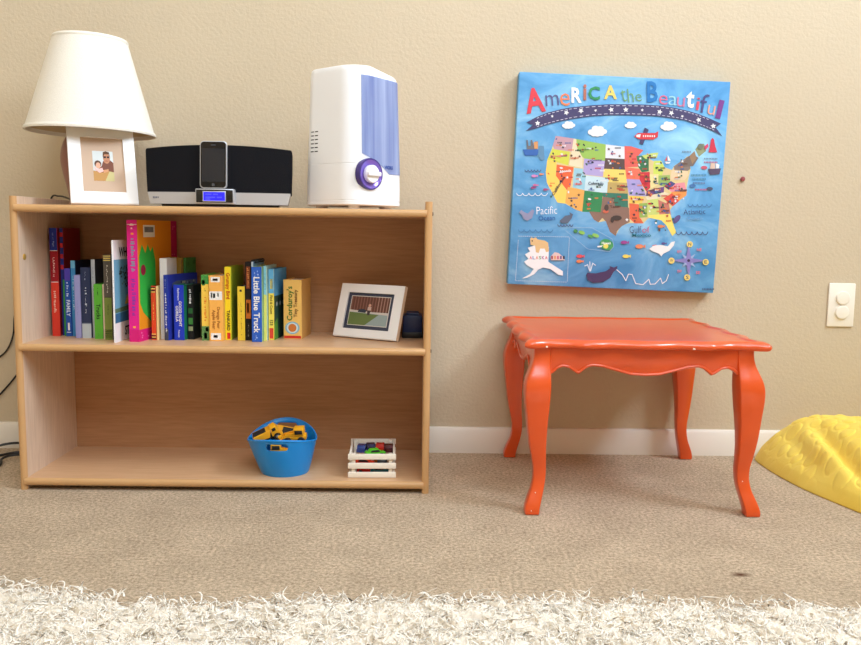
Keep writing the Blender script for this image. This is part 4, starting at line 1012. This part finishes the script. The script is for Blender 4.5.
line(smooth_uv := [(320, 562), (335, 575), (345, 592), (352, 574), (362, 575), (372, 600), (392, 603), (408, 588), (412, 602), (425, 601), (440, 585), (445, 600), (456, 592), (462, 575)], 2, WH)
# ocean names
lettering('Pacific', 128, 399, 16, WH, -2, bold=-.012, fit=(56, 21)); lettering('Ocean', 128, 420, 16, (60, 110, 170), -2, fit=(46, 14)); lettering('Atlantic', 533, 403, 14, NV, -2, bold=-.012, fit=(60, 14)); lettering('Ocean', 533, 421, 14, (110, 160, 200), -2, fit=(44, 11))
lettering('Gulf', 371, 452, 16, NV, 0, bold=-.012, fit=(32, 19)); lettering('of', 400, 452, 16, (206, 60, 90), 0, bold=-.012, fit=(20, 17)); lettering('Mexico', 388, 467, 12, (46, 120, 140), 0, fit=(52, 9))
# sea life
poly([(52, 405), (58, 398), (66, 404), (76, 408), (88, 396), (94, 400), (88, 420), (74, 428), (64, 422), (60, 412)], (140, 142, 176))
poly([(163, 428), (178, 414), (192, 412), (190, 404), (200, 410), (196, 422), (186, 434), (168, 434)], (86, 96, 118))
poly([(236, 576), (240, 570), (262, 572), (290, 566), (302, 558), (300, 552), (312, 556), (322, 552), (320, 560), (311, 568), (302, 584), (282, 596), (255, 598), (240, 590)], (62, 44, 84))
for pts in ([(246, 566), (240, 548), (232, 552)], [(248, 566), (254, 544), (262, 550)], [(247, 566), (246, 540)]): line(pts, 2.2, (220, 232, 244))
poly([(409, 505), (422, 495), (440, 494), (460, 498), (470, 486), (480, 484), (476, 496), (464, 510), (448, 518), (442, 525), (436, 518), (420, 512)], WH); line([(418, 496), (428, 494)], 2, (220, 90, 90))
for x, y, c, rx in ((340, 487, (150, 60, 140), 9), (382, 498, (226, 132, 90), 11), (345, 525, (236, 216, 90), 9), (218, 525, (220, 70, 80), 9), (217, 539, (226, 120, 70), 8), (440, 443, (226, 130, 80), 8), (124, 342, (170, 70, 120), 6), (90, 337, (150, 60, 120), 6), (93, 305, (216, 130, 190), 7), (112, 300, (236, 140, 90), 5), (96, 330, (200, 100, 150), 6), (448, 490, (90, 80, 140), 6)):
    aell(x, y, rx, rx*.55, c); poly([(x+rx*.8, y), (x+rx*1.5, y-rx*.5), (x+rx*1.5, y+rx*.5)], c)
aell(485, 423, 13, 7, (84, 72, 132), -50)
# Hawaii, Alaska inset
for x, y, rx, ry, c in ((207, 456, 6, 5, (60, 130, 70)), (224, 460, 9, 5, (130, 190, 80)), (248, 470, 8, 4, (70, 150, 80)), (262, 468, 10, 5, (140, 200, 90)), (292, 493, 19, 15, (56, 150, 84)), (290, 497, 7, 7, (236, 220, 90))): aell(x, y, rx, ry, c, 20)
lettering('Hawaii', 291, 489, 8, WH, 0, fit=(24, 7)); poly([(266, 497), (282, 495), (278, 500), (268, 501)], WH)
line([(180, 455), (240, 505), (300, 512), (312, 498), (308, 478), (250, 446), (190, 446)], 1.2, (150, 190, 224))
for (a, b), (c, e) in (((50, 480), (42, 592)), ((42, 592), (184, 596)), ((50, 470), (190, 472)), ((190, 474), (184, 596))):
    for k in range(24): line([(a+(c-a)*(k+.1)/24, b+(e-b)*(k+.1)/24), (a+(c-a)*(k+.6)/24, b+(e-b)*(k+.6)/24)], 1.5, (196, 214, 232))
poly([(60, 586), (82, 574), (92, 560), (74, 550), (66, 540), (78, 532), (68, 520), (82, 512), (76, 502), (92, 496), (104, 492), (134, 500), (132, 540), (150, 552), (172, 566), (172, 578), (160, 576), (138, 560), (118, 556), (104, 562), (94, 574), (74, 584)], WH)
poly([(82, 478), (86, 473), (92, 476), (98, 473), (103, 479), (122, 482), (132, 488), (134, 512), (126, 514), (122, 504), (110, 504), (106, 516), (98, 514), (96, 496), (84, 494)], (226, 188, 128)); aell(88, 483, 2, 2, K_)
for k, (s, c) in enumerate(zip('ALASKA', ((206, 70, 90), (80, 110, 180), (220, 120, 70), (90, 150, 90), (150, 70, 140), (206, 70, 90)))): lettering(s, 84+k*8.5, 529, 9, c, 0, fit=(7, 9))
poly([(138, 526), (150, 514), (160, 516), (172, 526), (178, 536), (140, 536)], (226, 196, 190))
for k in range(5): poly([(140+k*8, 524), (145+k*8, 524), (145+k*8, 533), (140+k*8, 533)], ((150, 60, 80), (220, 150, 90), (200, 90, 120), (90, 80, 130), (40, 40, 60))[k])
# compass
star(517, 537, 46, (128, 124, 190), 4, .22); star(517, 537, 26, (150, 176, 218), 4, .3, PI/4); star(517, 537, 46, (128, 124, 190), 4, .2); aell(517, 537, 4, 4, (40, 36, 70))
for s, x, y in (('N', 520, 492), ('W', 470, 537), ('E', 564, 541), ('S', 513, 583)):
    aell(x, y, 8.5, 8.5, (240, 214, 110)); lettering(s, x, y, 10, (60, 60, 90), 0, fit=(8, 9))
for s, x, y in (('NW', 492, 512), ('NE', 546, 507), ('SW', 492, 566), ('SE', 543, 570)): lettering(s, x, y, 8, (214, 110, 130), 0, fit=(12, 8))
ART.build('printed_map', cv, smooth=False, recalc=False)

# ------------------------------------------------------------------ outlet, dot on the wall
PLATE = mat('white_plastic_plate', (236, 230, 218), rough=.4, spec=.4)
ol = thing('wall_outlet', 'white wall outlet plate with two round child-safety plugs', 'outlet', (1.078, 2.1, .397))
MB().box(-.0345, .0345, -.006, 0, -.056, .056, PLATE, .003).build('plate', ol)
for z in (.0185, -.0185):
    mb = MB(); mb.lathe([(.0175, 0), (.0175, .004), (.016, .0058), (.012, .0065), (0, .0068)], PLATE, 36, M=Matrix.Translation((.001, -.006, z)) @ Matrix.Rotation(PI/2, 4, 'X'), cap=False)
    mb.build('safety_plug', ol)
mb = MB(); mb.lathe([(.0015, 0), (.0015, .003), (.0055, .004), (.0062, .006), (.005, .0085), (0, .0095)], mat('dull_red_plastic', (150, 70, 70), rough=.5), 20, M=Matrix.Translation((.8065, 2.1005, .712)) @ Matrix.Rotation(PI/2, 4, 'X'), cap=False)
tag(mb.build('push_pin'), 'tiny dull red pin in the bare wall right of the map canvas', 'pin')

# ------------------------------------------------------------------ yellow quilted cushion
def quilt_mat():
    m = bpy.data.materials.new('yellow_quilted_cotton'); m.use_nodes = True
    n = m.node_tree.nodes; l = m.node_tree.links; b = n['Principled BSDF']
    tc = n.new('ShaderNodeTexCoord'); nz = n.new('ShaderNodeTexNoise'); nz.inputs['Scale'].default_value = 14; nz.inputs['Detail'].default_value = 6
    l.new(tc.outputs['Object'], nz.inputs['Vector'])
    cr = n.new('ShaderNodeValToRGB'); cr.color_ramp.elements[0].color = col((232, 200, 76)); cr.color_ramp.elements[1].color = col((242, 220, 108))
    l.new(nz.outputs['Fac'], cr.inputs['Fac']); l.new(cr.outputs['Color'], b.inputs['Base Color'])
    n2 = n.new('ShaderNodeTexNoise'); n2.inputs['Scale'].default_value = 420; l.new(tc.outputs['Object'], n2.inputs['Vector'])
    bp = n.new('ShaderNodeBump'); bp.inputs['Strength'].default_value = .35; bp.inputs['Distance'].default_value = .002
    l.new(n2.outputs['Fac'], bp.inputs['Height']); l.new(bp.outputs['Normal'], b.inputs['Normal'])
    b.inputs['Roughness'].default_value = .9; b.inputs['Specular IOR Level'].default_value = .1; b.inputs['Sheen Weight'].default_value = .15
    return m
QP = [(.882, 2.083), (.860, 2.05), (.856, 1.97), (.860, 1.90), (.870, 1.82), (.887, 1.75), (.905, 1.69), (.925, 1.63), (.955, 1.57), (1.0, 1.52), (1.1, 1.50), (1.3, 1.52), (1.4, 1.58), (1.43, 1.75), (1.42, 1.95), (1.38, 2.06), (1.3, 2.083)]
bd = [Vector((p[0], p[1])) for p in QP]
pts3 = [(p.x, p.y, 0) for p in bd]; pts3.append(pts3[0])
ring = [Vector((q.x, q.y)) for q in smooth_path(pts3, 36)][:-1]
cen = Vector((1.13, 1.86))
rq = random.Random(21); cells = []
tries = 0
while len(cells) < 700 and tries < 30000:
    tries += 1; p = Vector((rq.uniform(.85, 1.45), rq.uniform(1.48, 2.1))); r = rq.uniform(.013, .021)
    if all((p-q).length > (r+s)*.97 for q, s in cells): cells.append((p, r))
CC = np.array([(c.x, c.y, r) for c, r in cells])
def quilt_h(X, Y, d):
    s1 = lambda v: np.clip(v, 0, 1)
    base = .010*s1(d/.012)**.5+.126*(1-(1-s1(d/.165))**2.3)
    base -= .010*s1((1.75-Y)/.25)*s1(d/.1)
    base *= 1-.16*np.exp(-(((X-.89)/.05)**2+((Y-1.90)/.13)**2))
    for (ax, ay), (bx, by), dep, wd in (((.955, 1.94), (.940, 1.64), .022, .013), ((.915, 2.0), (.895, 1.78), .008, .014), ((1.06, 1.9), (1.03, 1.66), .007, .02)):
        ux, uy = bx-ax, by-ay; t = s1(((X-ax)*ux+(Y-ay)*uy)/(ux*ux+uy*uy)); q = np.hypot(X-(ax+ux*t), Y-(ay+uy*t)); sd = X-(ax+ux*t)
        base += (-dep*np.exp(-(q/wd)**2)+dep*.6*np.exp(-((sd+.03)/.018)**2)*(q < .08))*s1(d/.05)*np.sin(PI*np.clip(t*.8+.1, 0, 1))
    best = np.full(X.shape, 9.0)
    for cx, cy, r in CC: best = np.minimum(best, np.hypot(X-cx, Y-cy)/r)
    puff = np.where(best < 1, .0024*(1-best**2), 0)-.0020*np.exp(-((best-1)/.10)**2)
    return np.maximum(base+puff*s1(d/.025), 0)
RX = np.array([p.x for p in ring]); RY = np.array([p.y for p in ring]); rows = []; NR = 150
for j in range(NR+1):
    f = (j/NR)**1.3
    qx = RX+(cen.x-RX)*f; qy = RY+(cen.y-RY)*f; d = np.hypot(qx-RX, qy-RY)*.93
    z = quilt_h(qx, qy, d)
    rows.append([(a, b, .001+c) for a, b, c in zip(qx, qy, z)])
mb = MB(); qm = quilt_mat(); mb.grid(rows, qm, True)
mb.f.append(tuple(range(len(ring)))); mb.m.append(0)
tag(mb.build('quilted_cushion', angle=180), 'yellow circle-quilted cushion slumped on the carpet by the wall', 'cushion')

# ------------------------------------------------------------------ shaggy white rug
EDGE_P = [(-1.15, 1.30), (-.9, 1.265), (-.70, 1.232), (-.642, 1.213), (-.553, 1.186), (-.439, 1.160), (-.295, 1.143), (-.131, 1.170), (.019, 1.164), (.2, 1.177), (.42, 1.161), (.66, 1.156), (.9, 1.155), (1.15, 1.15)]
ex = np.array([p[0] for p in EDGE_P]); ey = np.array([p[1] for p in EDGE_P])
def rug_edge(x): return np.interp(x, ex, ey)+.016
RUGM = mat('cream_wool', (224, 215, 201), rough=.95, spec=.05, var=.02, vscale=25)
_b = RUGM.node_tree.nodes['Principled BSDF']
_b.inputs['Subsurface Weight'].default_value = .6; _b.inputs['Subsurface Radius'].default_value = (1, .95, .85); _b.inputs['Subsurface Scale'].default_value = .006
rug = thing('shag_rug', 'fluffy cream shag rug lying across the carpet in the foreground', 'rug', (0, .9, 0))
from mathutils import noise as mnoise
def rug_h(x, y):
    a = mnoise.noise(Vector((x*30, y*30, 0))); b = mnoise.noise(Vector((x*70+4*a, y*70, 3)))
    return .026+.008*a+.007*b
def wool(x, y):                        # woolly tufts: swirled, ridged fibre noise on top of the lumps
    a = mnoise.noise(Vector((x*30, y*30, 0))); th = 3*mnoise.noise(Vector((x*22, y*22, 9)))
    u = x*math.cos(th)+y*math.sin(th); v = -x*math.sin(th)+y*math.cos(th)
    c = 1-abs(mnoise.noise(Vector((u*190, v*75, 5))))*1.6; e = mnoise.noise(Vector((u*420, v*150, 7)))
    return rug_h(x, y)+.0055*c+.0022*e-.004
mb = MB(); rows = []
for fy in np.r_[np.linspace(.58, .93, 16)[:-1], np.linspace(2, 3, 150)]:
    row = []
    for x in np.linspace(-1.15, 1.15, 900):
        e = float(rug_edge(x))-.006
        y = fy if fy < 1.5 else .93+(e-.93)*(fy-2)
        row.append((x, y-.9, max(.003, wool(x, y)*min(1, ((e-y)/.016+.01)**.5))))
    rows.append(row)
mb.grid(rows, RUGM)
mb.add([(-1.15, -.32, 0), (1.15, -.32, 0), (1.15, .25, 0), (.2, .285, 0), (-.3, .25, 0), (-1.15, .39, 0)], [(0, 1, 2, 3, 4, 5)], RUGM)
mb.build('backing', rug, recalc=False)
rs = np.random.RandomState(4)
def fur():
    # wool locks: strands of one lock start apart on the backing and draw together at the tip
    NL = 9000
    lx = rs.uniform(-1.12, 1.12, NL); ly = np.where(rs.rand(NL) < .87, rs.uniform(.95, 1.30, NL), rs.uniform(.58, .92, NL))
    k = ly < rug_edge(lx); lx, ly = lx[k], ly[k]; n = len(lx)
    near = (np.abs(lx) < .8) & (ly > .92)
    cnt = np.where(near, 2, 2); z0 = np.array([rug_h(x, y) for x, y in zip(lx, ly)])-.006
    L = rs.uniform(.010, .019, n); th = rs.uniform(0, 2*PI, n); lean = rs.uniform(.1, 1.0, n)
    tip = np.stack([np.cos(th), np.sin(th)], 1)*(lean*L*1.2)[:, None]; curl = rs.normal(0, .007, (n, 2)); br = rs.uniform(.005, .011, n)
    i = np.repeat(np.arange(n), cnt); m = len(i); seg = 4
    b0 = rs.normal(0, 1, (m, 2))*br[i][:, None]; l = L[i]*rs.uniform(.78, 1.14, m); tp = tip[i]+rs.normal(0, .005, (m, 2)); cu = curl[i]+rs.normal(0, .003, (m, 2))
    w = np.where(near[i], rs.uniform(.0010, .0020, m), .005); pa = rs.uniform(0, PI, m)
    V = np.zeros((m, seg+1, 3, 3))
    for q in range(seg+1):
        t = q/seg
        p2 = b0*(1-t)**.8+tp*t**1.4+cu*math.sin(PI*t)+b0*.5*math.sin(PI*t)
        pz = z0[i]+l*(t-.45*lean[i]*t*t); ww = w*(1-.8*t**2.5)
        for c in range(3):
            a = pa+c*2*PI/3+t*1.2
            V[:, q, c, 0] = lx[i]+p2[:, 0]+ww*np.cos(a); V[:, q, c, 1] = ly[i]+p2[:, 1]-.9+ww*np.sin(a); V[:, q, c, 2] = pz+ww*.4*np.sin(2*a)
    F = []
    for q in range(seg):
        for c in range(3):
            d = (c+1) % 3; F.append((q*3+c, q*3+d, q*3+3+d, q*3+3+c))
    F = (np.array(F)[None]+(np.arange(m)*(seg+1)*3)[:, None, None]).reshape(-1, 4)
    me = bpy.data.meshes.new('pile'); V = V.reshape(-1, 3)
    me.vertices.add(len(V)); me.vertices.foreach_set('co', V.ravel())
    me.loops.add(F.size); me.loops.foreach_set('vertex_index', F.ravel().astype(np.int32))
    me.polygons.add(len(F)); me.polygons.foreach_set('loop_start', np.arange(0, F.size, 4, dtype=np.int32))
    me.update(calc_edges=True); me.validate()
    me.materials.append(mat('cream_wool_fibre', (255, 249, 238), rough=1, spec=0)); me.polygons.foreach_set('use_smooth', [True]*len(me.polygons)); me.update()
    o = bpy.data.objects.new('pile', me); C.objects.link(o); o.parent = rug; o['kind'] = 'stuff'
fur()

# ------------------------------------------------------------------ light
sc = bpy.context.scene
w = bpy.data.worlds.new('sky'); sc.world = w; w.use_nodes = True
bg = w.node_tree.nodes['Background']; bg.inputs['Color'].default_value = (.75, .86, 1, 1); bg.inputs['Strength'].default_value = .6
def area(name, loc, rot, sx, sy, power, c):
    L = bpy.data.lights.new(name, 'AREA'); L.shape = 'RECTANGLE'; L.size = sx; L.size_y = sy; L.energy = power; L.color = c
    o = bpy.data.objects.new(name, L); C.objects.link(o); o.location = loc; o.rotation_euler = rot; return o
area('window_daylight', (XR-.02, .6, 2.55), (R_(90), 0, R_(90)), 1.0, 1.0, 92, (.74, .86, 1))
area('window_daylight', (.6, YF+.02, 2.75), (R_(90), 0, R_(0)), 1.9, 1.2, 62, (.78, .88, 1))

# ------------------------------------------------------------------ camera
cam = bpy.data.cameras.new('camera'); co = bpy.data.objects.new('camera', cam); C.objects.link(co)
cam.sensor_fit = 'HORIZONTAL'; cam.sensor_width = 36; cam.lens = 825/861*36; cam.clip_start = .02
M = Matrix.Rotation(R_(-.7), 4, 'Z') @ Matrix.Rotation(R_(90-6.3), 4, 'X') @ Matrix.Rotation(R_(.8), 4, 'Z')
co.matrix_world = Matrix.Translation((0, 0, .57)) @ M
sc.camera = co
sc.view_settings.view_transform = 'Standard'; sc.view_settings.look = 'None'; sc.view_settings.gamma = 1; sc.view_settings.use_curve_mapping = False
sc.view_settings.exposure = 0.2
sc.cycles.use_denoising = True
sc.cycles.max_bounces = 14; sc.cycles.diffuse_bounces = 12
